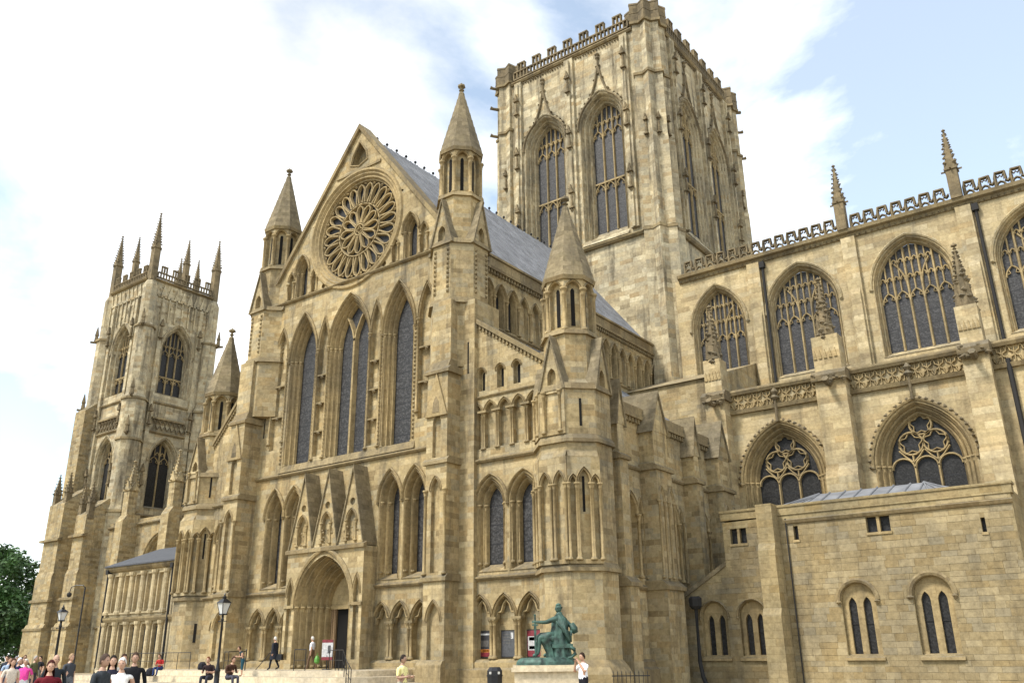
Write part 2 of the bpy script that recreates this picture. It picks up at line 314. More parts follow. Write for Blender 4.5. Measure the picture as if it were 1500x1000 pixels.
def mullions(F, w, cx, hw, z0, zs, h, d, lights, bw=.16, tiers=((.0, 1),), head=.75, transom=None, n=5):
    """perpendicular tracery: full mullions, cusped light heads, upper panel tiers"""
    lw = 2 * hw / lights
    for i in range(1, lights):
        x = cx - hw + i * lw; mb = MB(); mb.bar(F, [(x, z0), (x, (z0 + zs) / 2), (x, archz(x, cx, zs, hw, h))], bw, d, bw * .9); P(mb, 'mullion', 'mould', w)
    def heads(zb, sub, nm):
        mb = MB(); sw = lw / sub
        for i in range(lights * sub):
            x = cx - hw + (i + .5) * sw; hh = sw * head
            if zb + hh * .6 > archz(abs(x - cx) + cx + sw * .3, cx, zs, hw, h): continue
            mb.bar(F, arch(x, zb, sw / 2 - .02, hh, 0, n), bw * .7, d - .03, bw * .6)
            for sg in (-1, 1): mb.bar(F, [(x + sg * sw * .47, zb + hh * .25), (x + sg * sw * .17, zb + hh * .35), (x + sg * sw * .28, zb + hh * .75)], bw * .4, d - .05, bw * .4)
        if mb.v: P(mb, nm, 'mould', w)
    for zb, sub in tiers: heads(zb, sub, 'tracery')
    sub2 = [t for t in tiers if t[1] == 2]
    if sub2:
        zb = tiers[0][0] + lw * head
        for i in range(lights):
            x = cx - hw + (i + .5) * lw; zt = archz(x, cx, zs, hw, h)
            if zt > zb + .1:
                mb = MB(); mb.bar(F, [(x, zb), (x, (zb + zt) / 2), (x, zt)], bw * .7, d - .03, bw * .6); P(mb, 'mullion', 'mould', w)
    if transom:
        heads(transom - lw * head, 1, 'transom')
        mb = MB(); mb.box(F, cx - hw, cx + hw, transom, transom + bw * .8, d - bw, d - .01); P(mb, 'transom', 'mould', w)
def finial(mb, x, y, z, r):
    mb.lathe((x, y, z), [(r * .5, -r * .6), (r * .35, 0), (r * .9, r * .25), (r * .45, r * .5), (r * .35, r * 1.1), (r * 1.25, r * 1.5), (r * 1.1, r * 2.1), (r * .3, r * 2.6), (.02, r * 3.0)], 6)
def crockets(mb, x, y, r0, z0, r1, z1, k, n=4, rot=0, sz=.16):
    for j in range(k):
        t = (j + .4) / k; r = r0 + (r1 - r0) * t; z = z0 + (z1 - z0) * t
        for i in range(n):
            f = rot + 2 * pi * i / n; mb.lump((x + (r + sz * .5) * cos(f), y + (r + sz * .5) * sin(f), z), sz * (1 - .45 * t))
def pinnacle(x, y, z0, zb, zt, r, mat='carved', rot=pi / 4, name='pinnacle', gab=True):
    mb = MB(); mb.frust(x, y, r, z0, r, zb, 4, rot); mb.frust(x, y, r * 1.22, zb - r * .15, r * 1.22, zb + r * .15, 4, rot)
    mb.frust(x, y, r * .92, zb + r * .15, .04, zt, 4, rot)
    if gab:
        for i in range(4):
            f = i * pi / 2; F = Fr(x + r * cos(f), y + r * sin(f), -sin(f), cos(f)); mb.prism(F, [(-r, zb), (r, zb), (0, zb + r * 2.1)], -r * .6, r * .14)
            mb.box(F, -.04, .04, zb - .05, zb + .06, 0, r * .9)
    crockets(mb, x, y, r * 1.2, zb + r, .05, zt, max(4, int((zt - zb) / .42)), 4, rot, min(.17, r * .42)); finial(mb, x, y, zt - .1, r * .32)
    return P(mb, name, mat)
def battlement(F, a0, a1, z0, zl, zh, mer, gap, d0, d1, mat='carved', name='battlement'):
    """pierced battlement: rail of little openings with taller pierced merlons; each merlon a part"""
    mb = MB(); mb.box(F, a0, a1, z0, z0 + .16, d0, d1); mb.box(F, a0, a1, zl - .14, zl, d0, d1)
    k = int((a1 - a0) / .42)
    for i in range(k + 1):
        a = a0 + (a1 - a0) * i / k; mb.box(F, a - .07, a + .07, z0 + .16, zl - .14, d0 + .04, d1 - .04)
    base = P(mb, name, mat)
    a = a0 + gap * .5
    while a + mer < a1 + .01:
        q = MB(); q.box(F, a, a + mer, zh - .16, zh, d0 - .02, d1 + .02)
        for t in ((0, .5, 1) if mer > .7 else (0, 1)): q.box(F, a + t * (mer - .15), a + t * (mer - .15) + .15, zl, zh - .16, d0 + .02, d1 - .02)
        P(q, 'merlon', mat, base); a += mer + gap
    return base
def spire_turret(x, y, zbase, rb, gz, dz0, rd, z1, z2, zt, slit=True, gabs=(0, 1, 2, 3), gw=None, gh=2.6):
    """octagonal base (below gz), gablets on the cardinal faces, plain drum, arcaded drum and stone spire"""
    mb = MB(); mb.frust(x, y, rb, zbase, rb, gz, 8); t = P(mb, 'turret', 'stone')
    mb = MB(); mb.frust(x, y, rb + .14, gz - .12, rb + .05, gz + .2, 8); P(mb, 'string_course', 'trim', t)
    mb = MB(); mb.frust(x, y, rb * .97, gz, rd * 1.02, gz + (rb - rd) * 1.1, 8); mb.frust(x, y, rd, gz, rd, z1, 8); P(mb, 'drum', 'stone', t)
    gw = gw or rb * .42
    for i in gabs:
        f = -pi / 2 + i * pi / 2; F = Fr(x + rb * cos(f), y + rb * sin(f), -sin(f), cos(f))
        g = MB(); g.wall(F, [(-gw, gz), (gw, gz), (0, gz + gh)], [blind(0, gw * .36, gz + .1, gz + gh * .24, gw * .6, .3)], .06, rb - rd * .55); P(g, 'gablet', 'stone', t)
        g = MB()
        for sg in (-1, 1):
            g.add([F(sg * (gw + .12), gz - .1, .16), F(0, gz + gh + .16, .16), F(0, gz + gh + .16, -(rb - rd) - .5), F(sg * (gw + .12), gz - .1, -(rb - rd) - .5),
                   F(sg * (gw - .02), gz - .1, .16), F(0, gz + gh - .08, .16), F(0, gz + gh - .08, -(rb - rd) - .5), F(sg * (gw - .02), gz - .1, -(rb - rd) - .5)],
                  [(0, 1, 2, 3), (4, 7, 6, 5), (0, 4, 5, 1), (3, 2, 6, 7), (0, 3, 7, 4)])
        P(g, 'gablet_roof', 'spire', t)
    mb = MB(); mb.frust(x, y, rd + .16, z1 - .12, rd + .1, z1 + .12, 8); P(mb, 'string_course', 'trim', t)
    # arcaded drum
    ra = rd * .95; sw = ra * math.tan(pi / 8)
    core = MB(); core.frust(x, y, ra - .26, z1, ra - .26, z2, 8); P(core, 'drum_core', 'stone', t)
    for i in range(8):
        f = i * pi / 4 - pi / 2; F = Fr(x + ra * cos(f), y + ra * sin(f), -sin(f), cos(f))
        zs = z2 - sw * 1.35
        p = MB(); p.wall(F, [(-sw, z1 + .1), (sw, z1 + .1), (sw, z2), (-sw, z2)], [(opening(0, z1 + .25, zs, sw * .72, sw * .95, 0, 6), .26, False)], 0, .2); P(p, 'arcade_panel', 'stone', t)
        arch_mould(F, 0, sw * .72, zs, sw * .95, .1, .07, 0, 6, parent=t)
        q = MB(); q.prism(F, opening(0, z1 + .45, zs, sw * .2, sw * .35, 0, 4), -.3, -.23); P(q, 'slit', 'void', t)
        f2 = f + pi / 8; rc = ra / cos(pi / 8); FF = Fr(x + rc * cos(f2), y + rc * sin(f2), -sin(f2), cos(f2)); shaft(FF, 0, .0, z1 + .1, zs + .1, .1, 'mould', t)
    sp = MB(); sp.frust(x, y, ra + .1, z2 - .1, ra + .16, z2 + .12, 8); P(sp, 'string_course', 'trim', t)
    for i in range(8):
        f = i * pi / 4 - pi / 2; F = Fr(x + (ra + .2) * cos(f), y + (ra + .2) * sin(f), -sin(f), cos(f))
    sp = MB(); k = 9; rt_ = .14
    for j in range(k):
        t0, t1 = j / k, (j + 1) / k; za, zb = z2 + .1 + (zt - z2 - .6) * t0, z2 + .1 + (zt - z2 - .6) * t1
        ra0 = (ra + .12) * (1 - t0) + rt_ * t0; ra1 = (ra + .12) * (1 - t1) + rt_ * t1
        sp.frust(x, y, ra0, za, ra1 + .025, zb, 8, cap=True)
    s_ = P(sp, 'spire', 'spire', t)
    fi = MB(); fi.frust(x, y, rt_ + .06, zt - .62, rt_ + .02, zt - .45, 8); finial(fi, x, y, zt - .3, .22); P(fi, 'finial', 'spire', t)
    return t
# ---------------------------------------------------------------- ground
g = MB(); g.quad((-900, -300, 0), (500, -300, 0), (500, 1000, 0), (-900, 1000, 0)); tag(g.build('ground', 'pave'), None, kind='structure')
# ---------------------------------------------------------------- south transept front
X0, Y0 = -39.9, 36.0
F = south(X0, Y0)
holes = []
def low_arcade(F, centres, hw, d=0):
    """blind arcade of the ground storey: pointed trefoiled arches on paired shafts"""
    hs = []
    for c in centres:
        hs.append((opening(c, 1.35, 3.2, hw, hw * 1.75, 0, 6), .42, True)); arch_mould(F, c, hw, 3.2, hw * 1.75, .17, .12, d)
        mb = MB()                                   # trefoil cusping inside the head
        z = 3.2; pts = [(c - hw + .04, z)] + [(c - hw * .82, z + hw * .55), (c - hw * .5, z + hw * .62), (c - hw * .42, z + hw * .8), (c - hw * .3, z + hw * 1.15), (c, z + hw * 1.5)]
        pts += [(2 * c - a, q) for a, q in pts[-2::-1]]; mb.bar(F.at(0, d), pts, .15, -.1, .15); P(mb, 'trefoil_moulding', 'mould')
    return hs
def paired(F, a, d=0, z0=1.35, z1=3.25, r=.085, gap=.11):
    for sg in (-1, 1): shaft(F, a + sg * gap, d + .02, z0, z1, r)
    mb = MB(); mb.box(F, a - .3, a + .3, z1 - .02, z1 + .1, -.1 + d, .2 + d); P(mb, 'abacus', 'trim')
# ground storey arcade
for cs, ed in (((-6.95, -5.4, -3.95), (-7.7, -6.17, -4.67)), ((3.95, 5.4, 6.9), (4.67, 6.15, 7.65))):
    holes += low_arcade(F, cs, .62)
    for e in ed: paired(F, e)
# lower windows (paired lancets each side of the porch)
for cx in (-6.15, -4.25, 4.3, 6.25):
    h, w = arched(F, cx, .42, 5.95, 10.0, 1.15, .75, .5, 2, n=7); holes.append(h)
# great lancets
for cx in (-4.45, 4.5):
    h, w = arched(F, cx, .76, 13.35, 20.6, 2.35, .65, .6, 3, n=9); holes.append(h)
h, w = arched(F, .05, 1.3, 13.35, 20.7, 2.75, .65, .6, 3, n=9); holes.append(h)
mb = MB(); mb.bar(F, [(.05, 13.35), (.05, 17), (.05, 21.2)], .34, -.38, .3); P(mb, 'mullion', 'mould', w)
for sg in (-1, 1):
    mb = MB(); mb.bar(F, [(.05, 21.0), (.05 + sg * .18, 21.7), (.05 + sg * .55, 22.5), (.05 + sg * .72, 22.75)], .22, -.38, .3); P(mb, 'tracery', 'mould', w)
# narrow niches between them and blind arches at the sides
for cx, hw, ap in ((-2.42, .42, 23.0), (2.5, .42, 23.0), (-6.75, .6, 23.2), (6.85, .6, 23.2)):
    holes.append(blind(cx, hw, 13.6 if abs(cx) < 3 else 14.6, 20.9, ap - 21.0, .28)); arch_mould(F, cx, hw, 20.9, ap - 21.0, .17, .1)
    for sg in (-1, 1): shaft(F, cx + sg * (hw + .09), .03, 13.4 if abs(cx) < 3 else 15.0, 20.95, .075)
    for zz in (15.2, 17.1, 19.0) if abs(cx) < 3 else (16.8, 19.0):
        mb = MB(); mb.box(F, cx - hw, cx + hw, zz, zz + .1, -.27, .04); mb.lump(F(cx, zz - .1, .0), .17); P(mb, 'statue_bracket', 'trim')
# dogtooth strips beside the lancets
for a in (-6.02, -3.0, -1.86, 1.98, 3.06, 5.94):
    mb = MB(); z = 13.5
    while z < 20.5:
        mb.add([F(a - .085, z, .0), F(a + .085, z, .0), F(a + .085, z + .17, .0), F(a - .085, z + .17, .0), F(a, z + .085, .13)], [(0, 1, 4), (1, 2, 4), (2, 3, 4), (3, 0, 4)]); z += .26
    P(mb, 'dogtooth_moulding', 'trim')
# gable storey openings
RC, RZ = (.0, 29.15), 0
ring = [(RC[0] + 4.4 * cos(2 * pi * i / 48), RC[1] + 4.4 * sin(2 * pi * i / 48)) for i in range(48)]
holes.append((ring, .2, False))
for sg in (-1, 1):
    h, w = arched(F, sg * 5.25, .3, 25.45, 27.3, .75, .45, .36, 2, n=6, glass='glass_dark'); holes.append(h)
    holes.append(blind(sg * 3.9, .24, 25.4, 26.6, .5)); arch_mould(F, sg * 3.9, .24, 26.6, .5, .13, .08)
    holes.append(blind(sg * 6.4, .26, 25.4, 26.9, .55)); arch_mould(F, sg * 6.4, .26, 26.9, .55, .13, .08)
    for a in (3.62, 4.2, 6.08, 6.72): shaft(F, sg * a, .04, 25.35, 26.7, .07)
    holes.append(([(sg * 4.1 + .25 * cos(t) * (1 + .45 * cos(4 * t)), 30.55 + .25 * sin(t) * (1 + .45 * cos(4 * t))) for t in [2 * pi * i / 24 for i in range(24)]], .25, True))
    holes.append(([(sg * 3.55 + .22 * cos(t) * (1 + .45 * cos(4 * t)), 25.85 + .0 + .22 * sin(t) * (1 + .45 * cos(4 * t))) for t in [2 * pi * i / 24 for i in range(24)]] if False else [(sg * 2.9 + .2 * cos(t), 25.6 + .2 * sin(t)) for t in [2 * pi * i / 16 for i in range(16)]], .2, True))
ves = [(.0, 34.0), (.85, 34.3), (.7, 35.0), (.0, 36.0), (-.7, 35.0), (-.85, 34.3)]
holes.append((ves, .55, True))
wall_out = [(-9.0, .0), (9.0, .0), (9.0, 25.4), (.0, 37.0), (-9.0, 25.4)]
# portal opening in the wall behind the porch
holes.append((opening(.1, .9, 4.3, 1.75, 2.3, 0, 8), .3, False))
mb = MB(); mb.wall(F, wall_out, holes, 0, 1.0); P(mb, 'transept_front', 'stone', label='south transept front with three tall lancets under a rose gable')
mb = MB(); mb.bar(F, ves, .2, .08, .1, True); P(mb, 'arch_moulding', 'mould')
mb = MB(); mb.side(F, [(0, 33.55), (.1, 33.55), (.1, 33.7), (0, 33.8)], -2.2, 2.2); P(mb, 'string_course', 'trim')
for z, a0, a1 in ((5.3, -8.3, -3.2), (5.3, 3.3, 8.3), (12.75, -8.3, 8.3), (25.25, -8.2, 8.2)): string(F, a0, a1, z)
mb = MB(); mb.side(F, [(0, 12.9), (.12, 12.9), (.0, 13.35)], -6.1, 6.1); P(mb, 'sill', 'trim')
for z0, z1, pr in ((0, .95, .35), (.95, 1.3, .22)):
    for a0, a1 in ((-8.4, -3.2), (3.3, 8.4)):
        mb = MB(); mb.side(F, [(-.05, z0), (pr, z0), (pr, z1 - .1), (pr - .13, z1 + .02), (-.05, z1 + .02)], a0, a1); P(mb, 'plinth', 'mould')
# gable coping
for sg in (-1, 1):
    mb = MB()
    p = [(sg * 9.3, 25.0), (0, 37.0), (0, 37.42), (sg * 9.6, 25.05)]; mb.prism(F, p, -.9, .22); P(mb, 'gable_coping', 'trim')
# rose window
mb = MB(); rows = []
for r, d in ((4.5, .0), (4.42, .14), (4.28, .16), (4.15, .02), (4.05, .06), (3.92, -.08), (3.8, -.06), (3.72, -.25), (3.62, -.24), (3.56, -.5)):
    rows.append([(RC[0] + r * cos(2 * pi * i / 48), RC[1] + r * sin(2 * pi * i / 48), d) for i in range(48)])
mb.loft(F, rows, True); rose = P(mb, 'rose_window', 'mould', label='round rose window with petal tracery')
mb = MB(); mb.prism(F, [(RC[0] + 3.62 * cos(2 * pi * i / 48), RC[1] + 3.62 * sin(2 * pi * i / 48)) for i in range(48)], -.62, -.56); P(mb, 'glass', 'glass_dark', rose)
def polar(r, t): return (RC[0] + r * sin(t), RC[1] + r * cos(t))
for r, w in ((.42, .17), (1.95, .2)):
    mb = MB(); mb.bar(F, [polar(r, 2 * pi * i / 36) for i in range(36)], w, -.3, .25, True); P(mb, 'tracery_ring', 'mould', rose)
mb = MB(); mb.bar(F, [polar(.22 * (1 + .4 * cos(4 * t)), t) for t in [2 * pi * i / 24 for i in range(24)]], .1, -.34, .2, True); P(mb, 'tracery_ring', 'mould', rose)
for k, r0, r1, bw in ((12, .5, 1.82, .16), (24, 2.05, 3.5, .19)):
    for i in range(k):
        t0 = 2 * pi * i / k; hw_ = pi / k * .86
        pts = [polar(r0, t0 - hw_ * .6), polar(r0 + (r1 - r0) * .5, t0 - hw_), polar(r0 + (r1 - r0) * .72, t0 - hw_ * .95), polar(r0 + (r1 - r0) * .9, t0 - hw_ * .55), polar(r1, t0)]
        pts += [polar(r0 + (r1 - r0) * .9, t0 + hw_ * .55), polar(r0 + (r1 - r0) * .72, t0 + hw_ * .95), polar(r0 + (r1 - r0) * .5, t0 + hw_), polar(r0, t0 + hw_ * .6)]
        mb = MB(); mb.bar(F, pts, bw, -.3, .22); P(mb, 'petal', 'mould', rose)
mb = MB()
for i in range(24):
    t0 = 2 * pi * (i + .5) / 24; a, z = polar(2.0, t0); mb.lump(F(a, z, -.28), .1); a, z = polar(3.45, t0); mb.lump(F(a, z, -.3), .12)
P(mb, 'carved_bosses', 'mould', rose)
# flanking buttresses with spire turrets
for sg in (-1, 1):
    bx = 9.05 * sg; b0, b1 = bx - .75, bx + .75
    hs = []
    for z0, zs, hw in ((1.35, 3.2, .42), (5.6, 9.9, .3)):
        hs.append((opening(bx, z0, zs, hw, hw * 2.2, 0, 5), .22, True)); arch_mould(F, bx, hw, zs, hw * 2.2, .14, .08, 1.4)
    mb = MB(); mb.wall(F, [(b0, 0), (b1, 0), (b1, 16.6), (b0, 16.6)], hs + [(opening(bx, 11.7, 13.6, .3, .6, 0, 5), .2, True)], 1.4, 1.6); P(mb, 'buttress', 'stone')
    for z, pr in ((5.3, .14), (11.45, .14), (16.6, .16)):
        mb = MB(); q = [(1.4 + pr, z - .12), (1.4 + pr, z + .05), (1.35, z + .25), (-.05, z + .25), (-.05, z - .12)]; mb.side(F, q, b0 - pr, b1 + pr); P(mb, 'string_course', 'trim')
    mb = MB(); mb.prism(F, [(b0 - .05, 14.0), (b1 + .05, 14.0), (bx, 16.5)], 1.38, 1.52); P(mb, 'gablet', 'mould')
    mb = MB(); mb.prism(F, [(bx - .25, 14.2), (bx + .25, 14.2), (bx + .2, 14.8), (bx, 15.15), (bx - .2, 14.8)], 1.5, 1.535); P(mb, 'niche', 'carved')
    mb = MB(); mb.side(F, [(1.4, 0), (1.75, 0), (1.75, 1.1), (1.6, 1.3), (1.4, 1.35)], b0 - .1, b1 + .1); P(mb, 'plinth', 'mould')
    for ss in (b0 + .06, b1 - .06): shaft(F, ss, 1.44, 5.5, 9.95, .08)
    mb = MB(); mb.side(F, [(1.42, 16.72), (1.17, 17.3), (-.1, 17.3), (-.1, 16.72)], b0 + .02, b1 - .02); P(mb, 'buttress_slope', 'trim')
    mb = MB(); mb.box(F, b0 + .04, b1 - .04, 17.2, 21.0, -1, 1.16); mb.box(F, min(bx, bx + sg * 1.75), max(bx, bx + sg * 1.75), 0, 21.0, -2.0, .3); P(mb, 'pier', 'stone')
    tx, ty = X0 + sg * 8.75, 36.75
    spire_turret(tx, ty, 17.0, 1.66, 24.9, 0, 1.3, 28.3, 31.6, 37.1, gh=2.9, gw=.8)
    for i in range(3):
        f = -pi / 2 + (i - 1) * pi / 2
        for q in (-.5, .5):
            FF = Fr(tx + 1.67 * cos(f), ty + 1.67 * sin(f), -sin(f), cos(f)); mb = MB(); z = 21.6
            while z < 24.5:
                mb.add([FF(q - .1, z, 0), FF(q + .1, z, 0), FF(q + .1, z + .2, 0), FF(q - .1, z + .2, 0), FF(q, z + .1, .13)], [(0, 1, 4), (1, 2, 4), (2, 3, 4), (3, 0, 4)]); z += .3
            P(mb, 'dogtooth_moulding', 'trim')
    mb = MB(); mb.frust(tx, ty, 1.84, 20.9, 1.74, 21.25, 8); P(mb, 'string_course', 'trim')
# porch with three gables
PD = 1.05
hp = [(opening(.1, .9, 4.3, 2.35, 2.85, 0, 10), .2, False)]
for sg in (-1, 1): hp.append(blind(.1 + sg * 2.85, .22, 1.4, 4.9, .9, .2))
mb = MB(); mb.wall(F, [(-3.2, 0), (3.4, 0), (3.4, 7.5), (-3.2, 7.5)], hp, PD, PD + .1); porch = P(mb, 'porch', 'stone', label='projecting porch with deep moulded doorway and three gables')
for sg in (-1, 1): arch_mould(F, .1 + sg * 2.85, .22, 4.9, .9, .13, .08, PD, parent=porch)
mb = MB(); rows = []
for o, d in order_profile(1.15, 1.9, 6): rows.append([(a, z, PD + d) for a, z in opening(.1, .9, 4.3, 1.25, 1.9, o, 10)])
mb.loft(F, rows); mb.loft(F, [[(a, z, PD + dd) for a, z in arch(.1, 4.3, 1.25, 1.9, o, 10)] for o, dd in ((1.15, -.02), (1.17, .1), (1.3, .15), (1.42, .06), (1.42, -.02))]); P(mb, 'doorway_moulding', 'mould', porch)
for i in range(6):
    for sg in (-1, 1): shaft(F, .1 + sg * (1.25 + 1.15 * (1 - (i + .5) / 6)), PD - 1.9 * (i + .45) / 6, .95, 4.35, .085, parent=porch)
for a0, a1 in ((-3.25, -2.25), (2.45, 3.45)): mb = MB(); mb.box(F, a0, a1, 4.25, 4.42, PD - .05, PD + .12); P(mb, 'abacus', 'trim', porch)
mb = MB(); mb.side(F, [(PD - .1, 7.4), (PD + .16, 7.4), (PD + .16, 7.6), (PD - .1, 7.72)], -3.3, 3.5); P(mb, 'string_course', 'trim', porch)
for c in (-2.05, .1, 2.25):
    hw = 1.07; hs = [(opening(c, 7.85, 9.0, .34, .6, 0, 6), .2, True), ([(c + .22 * cos(2 * pi * i / 14), 10.1 + .22 * sin(2 * pi * i / 14)) for i in range(14)], .18, True)]
    mb = MB(); mb.wall(F, [(c - hw, 7.6), (c + hw, 7.6), (c, 12.0)], hs, PD, PD); P(mb, 'porch_gable', 'stone', porch)
    arch_mould(F, c, .34, 9.0, .6, .13, .08, PD, parent=porch)
    for sg in (-1, 1): shaft(F, c + sg * .4, PD + .03, 7.8, 9.05, .06, parent=porch)
    mb = MB()
    for k in range(10): mb.lump(F(c + random.uniform(-.6, .6), random.uniform(7.8, 8.7), PD + .02), .09)
    P(mb, 'carved_relief', 'mould', porch)
    for sg in (-1, 1):
        mb = MB(); mb.add([F(c + sg * hw, 7.55, PD + .1), F(c, 12.05, PD + .1), F(c, 12.05, -.05), F(c + sg * hw, 7.55, -.05), F(c + sg * (hw + .03), 7.72, PD + .1), F(c + sg * .0, 12.3, PD + .1), F(c, 12.3, -.05), F(c + sg * (hw + .03), 7.72, -.05)],
                          [(4, 5, 6, 7), (0, 3, 2, 1), (0, 1, 5, 4), (3, 7, 6, 2), (0, 4, 7, 3)]); P(mb, 'gable_roof', 'spire', porch)
# doors: panelled leaf on the left, dark opening on the right
mb = MB(); mb.box(F, -1.24, -.72, .9, 4.4, PD - 2.05, PD - 1.92)
for i in range(3): mb.box(F, -1.2 + i * .2, -1.17 + i * .2, .9, 4.3, PD - 1.93, PD - 1.88)
P(mb, 'door', 'wood', porch)
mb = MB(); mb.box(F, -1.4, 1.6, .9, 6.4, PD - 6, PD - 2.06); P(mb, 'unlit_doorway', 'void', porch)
mb = MB(); mb.prism(F, [(a, z) for a, z in arch(.1, 4.3, 1.27, 1.95, 0, 8)], PD - 2.05, PD - 1.9); P(mb, 'tympanum', 'mould', porch)
mb = MB(); mb.box(F, -1.2, 1.4, 4.2, 4.4, PD - 2.0, PD - 1.82); P(mb, 'lintel', 'mould', porch)
# ---------------------------------------------------------------- aisle fronts and corner turrets
def aisle_front(a0, a1, sg, tx, ty, zt):
    hs = []; c0 = (a0 + a1) / 2; wide = abs(a1 - a0) > 4
    lo, hi = min(a0, a1), max(a0, a1)
    cs = [11.05, 12.6, 14.2] if wide else [sg * 11.2]
    hs += low_arcade(F, cs, .66 if wide else .5)
    if wide:
        for e in (10.3, 11.85, 13.42, 15.0): paired(F, e)
        hs.append(blind(9.98, .16, 1.35, 3.2, .8, .2)); arch_mould(F, 9.98, .16, 3.2, .8, .12, .08)
    for cx in ((11.75, 13.95) if wide else (sg * 11.2,)):
        h, w = arched(F, cx, .52, 5.95, 9.05, .95, .55, .52, 2, n=7); hs.append(h)
    if wide:
        n5 = [10.75 + i * .97 for i in range(5)]
        for c in n5:
            hs.append(blind(c, .37, 12.1, 14.05, .62, .25)); arch_mould(F, c, .37, 14.05, .62, .14, .09)
        for i in range(6): paired(F, 10.27 + i * .97, 0, 12.05, 14.1, .055, .07)
        for cx in (11.1, 12.42, 13.55):
            hs.append(blind(cx, .24, 15.4, 16.4, .3, .3)); arch_mould(F, cx, .24, 16.4, .3, .12, .08)
            mb = MB(); mb.prism(F, opening(cx, 15.4, 16.4, .13, .2), -.29, -.27); P(mb, 'slit', 'void')
    zi, zo = (20.3, 15.9)
    out = [(lo, 0), (hi, 0), (hi, zo if sg > 0 else zi), (lo, zi if sg > 0 else zo)]
    mb = MB(); mb.wall(F, out, hs, 0, 1.0); P(mb, 'aisle_front', 'stone')
    for z in (5.3, 11.45): string(F, lo, hi, z)
    if wide: string(F, lo, hi, 15.05, .12, .18)
    mb = MB(); mb.prism(F, [(lo, (zi if sg > 0 else zo) - .05), (hi, (zo if sg > 0 else zi) - .05), (hi, (zo if sg > 0 else zi) + .25), (lo, (zi if sg > 0 else zo) + .25)], -.5, .2); P(mb, 'raking_coping', 'trim')
    mb = MB(); k = 26
    for i in range(k):
        t = (i + .5) / k; a = lo + (hi - lo) * t; z = (zi + (zo - zi) * t if sg > 0 else zo + (zi - zo) * t) - .18; mb.box(F, a - .06, a + .06, z - .12, z + .1, -.02, .12)
    P(mb, 'corbel_table', 'trim')
    for z0, z1, pr in ((0, .95, .35), (.95, 1.3, .22)):
        mb = MB(); mb.side(F, [(-.05, z0), (pr, z0), (pr, z1 - .1), (pr - .13, z1 + .02), (-.05, z1 + .02)], lo, hi); P(mb, 'plinth', 'mould')
aisle_front(9.7, 16.0, 1, 0, 0, 0)
aisle_front(-9.7, -13.6, -1, 0, 0, 0)
def corner_turret(x, y, dzt):
    r = 1.8
    mb = MB(); mb.frust(x, y, r + .42, 0, r + .42, .7, 8); mb.frust(x, y, r + .42, .7, r + .25, 1.0, 8); mb.frust(x, y, r + .25, 1.0, r + .02, 1.3, 8); P(mb, 'plinth', 'mould')
    t = spire_turret(x, y, 0, r, 14.1 + dzt, 0, 1.32, 17.2 + dzt, 20.3 + dzt, 25.6 + dzt, gw=.7, gh=2.7)
    for z, pr in ((5.3, .17), (11.4, .17)):
        mb = MB(); mb.frust(x, y, r + pr, z - .12, r + pr * .9, z + .05, 8); mb.frust(x, y, r + pr * .9, z + .05, r, z + .3, 8); P(mb, 'string_course', 'trim', t)
    sw = r * math.tan(pi / 8)
    for i in range(8):                         # arcade storey: tall blind arches on shafts
        f = i * pi / 4 - pi / 2; G = Fr(x + r * cos(f), y + r * sin(f), -sin(f), cos(f))
        if i in (2, 3, 4, 5) : continue
        mb = MB(); wide = i in (1, 7, 3, 5)
        cs = [0] if wide else [-.42, .42]; hw = .3 if wide else .24
        if i in (1,): cs = [-.54, 0, .54]
        zz = 9.2; ob = []
        for c in cs:
            h_ = hw if c == 0 else (.15 if i == 1 else .24)
            ob.append((opening(c, 5.7, zz, h_, h_ * 2.3, 0, 6), .18, True)); arch_mould(G, c, h_, zz, h_ * 2.3, .13, .1, .2, parent=t)
            for sg in (-1, 1): shaft(G, c + sg * (h_ + .08), .24, 5.65, zz + .05, .07, parent=t)
        mb.wall(G, [(-sw - .06, 5.5), (sw + .06, 5.5), (sw + .06, 10.55), (-sw - .06, 10.55)], ob, .2, .25); mb.side(G, [(.2, 10.55), (0, 10.9), (0, 10.55)], -sw, sw); P(mb, 'arcade_panel', 'stone', t)
        if i in (0, 2):
            pass
        if i == 1 and dzt < 0: mb = MB(); mb.box(G, -.09, .09, 2.5, 3.7, -.05, .015); P(mb, 'slit', 'void', t)
        if i == 1:
            for z0, z1 in ((7.9, 9.6), (12.1, 13.5)): mb = MB(); mb.box(G, -.06, .06, z0, z1, -.04, .035 if z0 < 9 else .02); P(mb, 'slit', 'void', t)
        else:
            mb = MB(); mb.wall(G, [(-sw, 11.7), (sw, 11.7), (sw, 14.0), (-sw, 14.0)], [([(-.4, 11.85), (.4, 11.85), (.4, 13.85), (-.4, 13.85)], .14, True)], .1, .12); P(mb, 'panel', 'stone', t)
            for q in (-.48, .48): shaft(G, q, .13, 11.8, 13.95, .07, parent=t)
    return t
corner_turret(-23.05, 36.3, 0)
corner_turret(-54.3, 37.0, -.45)
for a, z0, z1, d in ((-8.02, 15.6, 18.4, 0), (10.35, 16.5, 18.4, .3)): mb = MB(); mb.box(F, a - .05, a + .05, z0, z1, d - .05, d + .012); P(mb, 'slit', 'void')
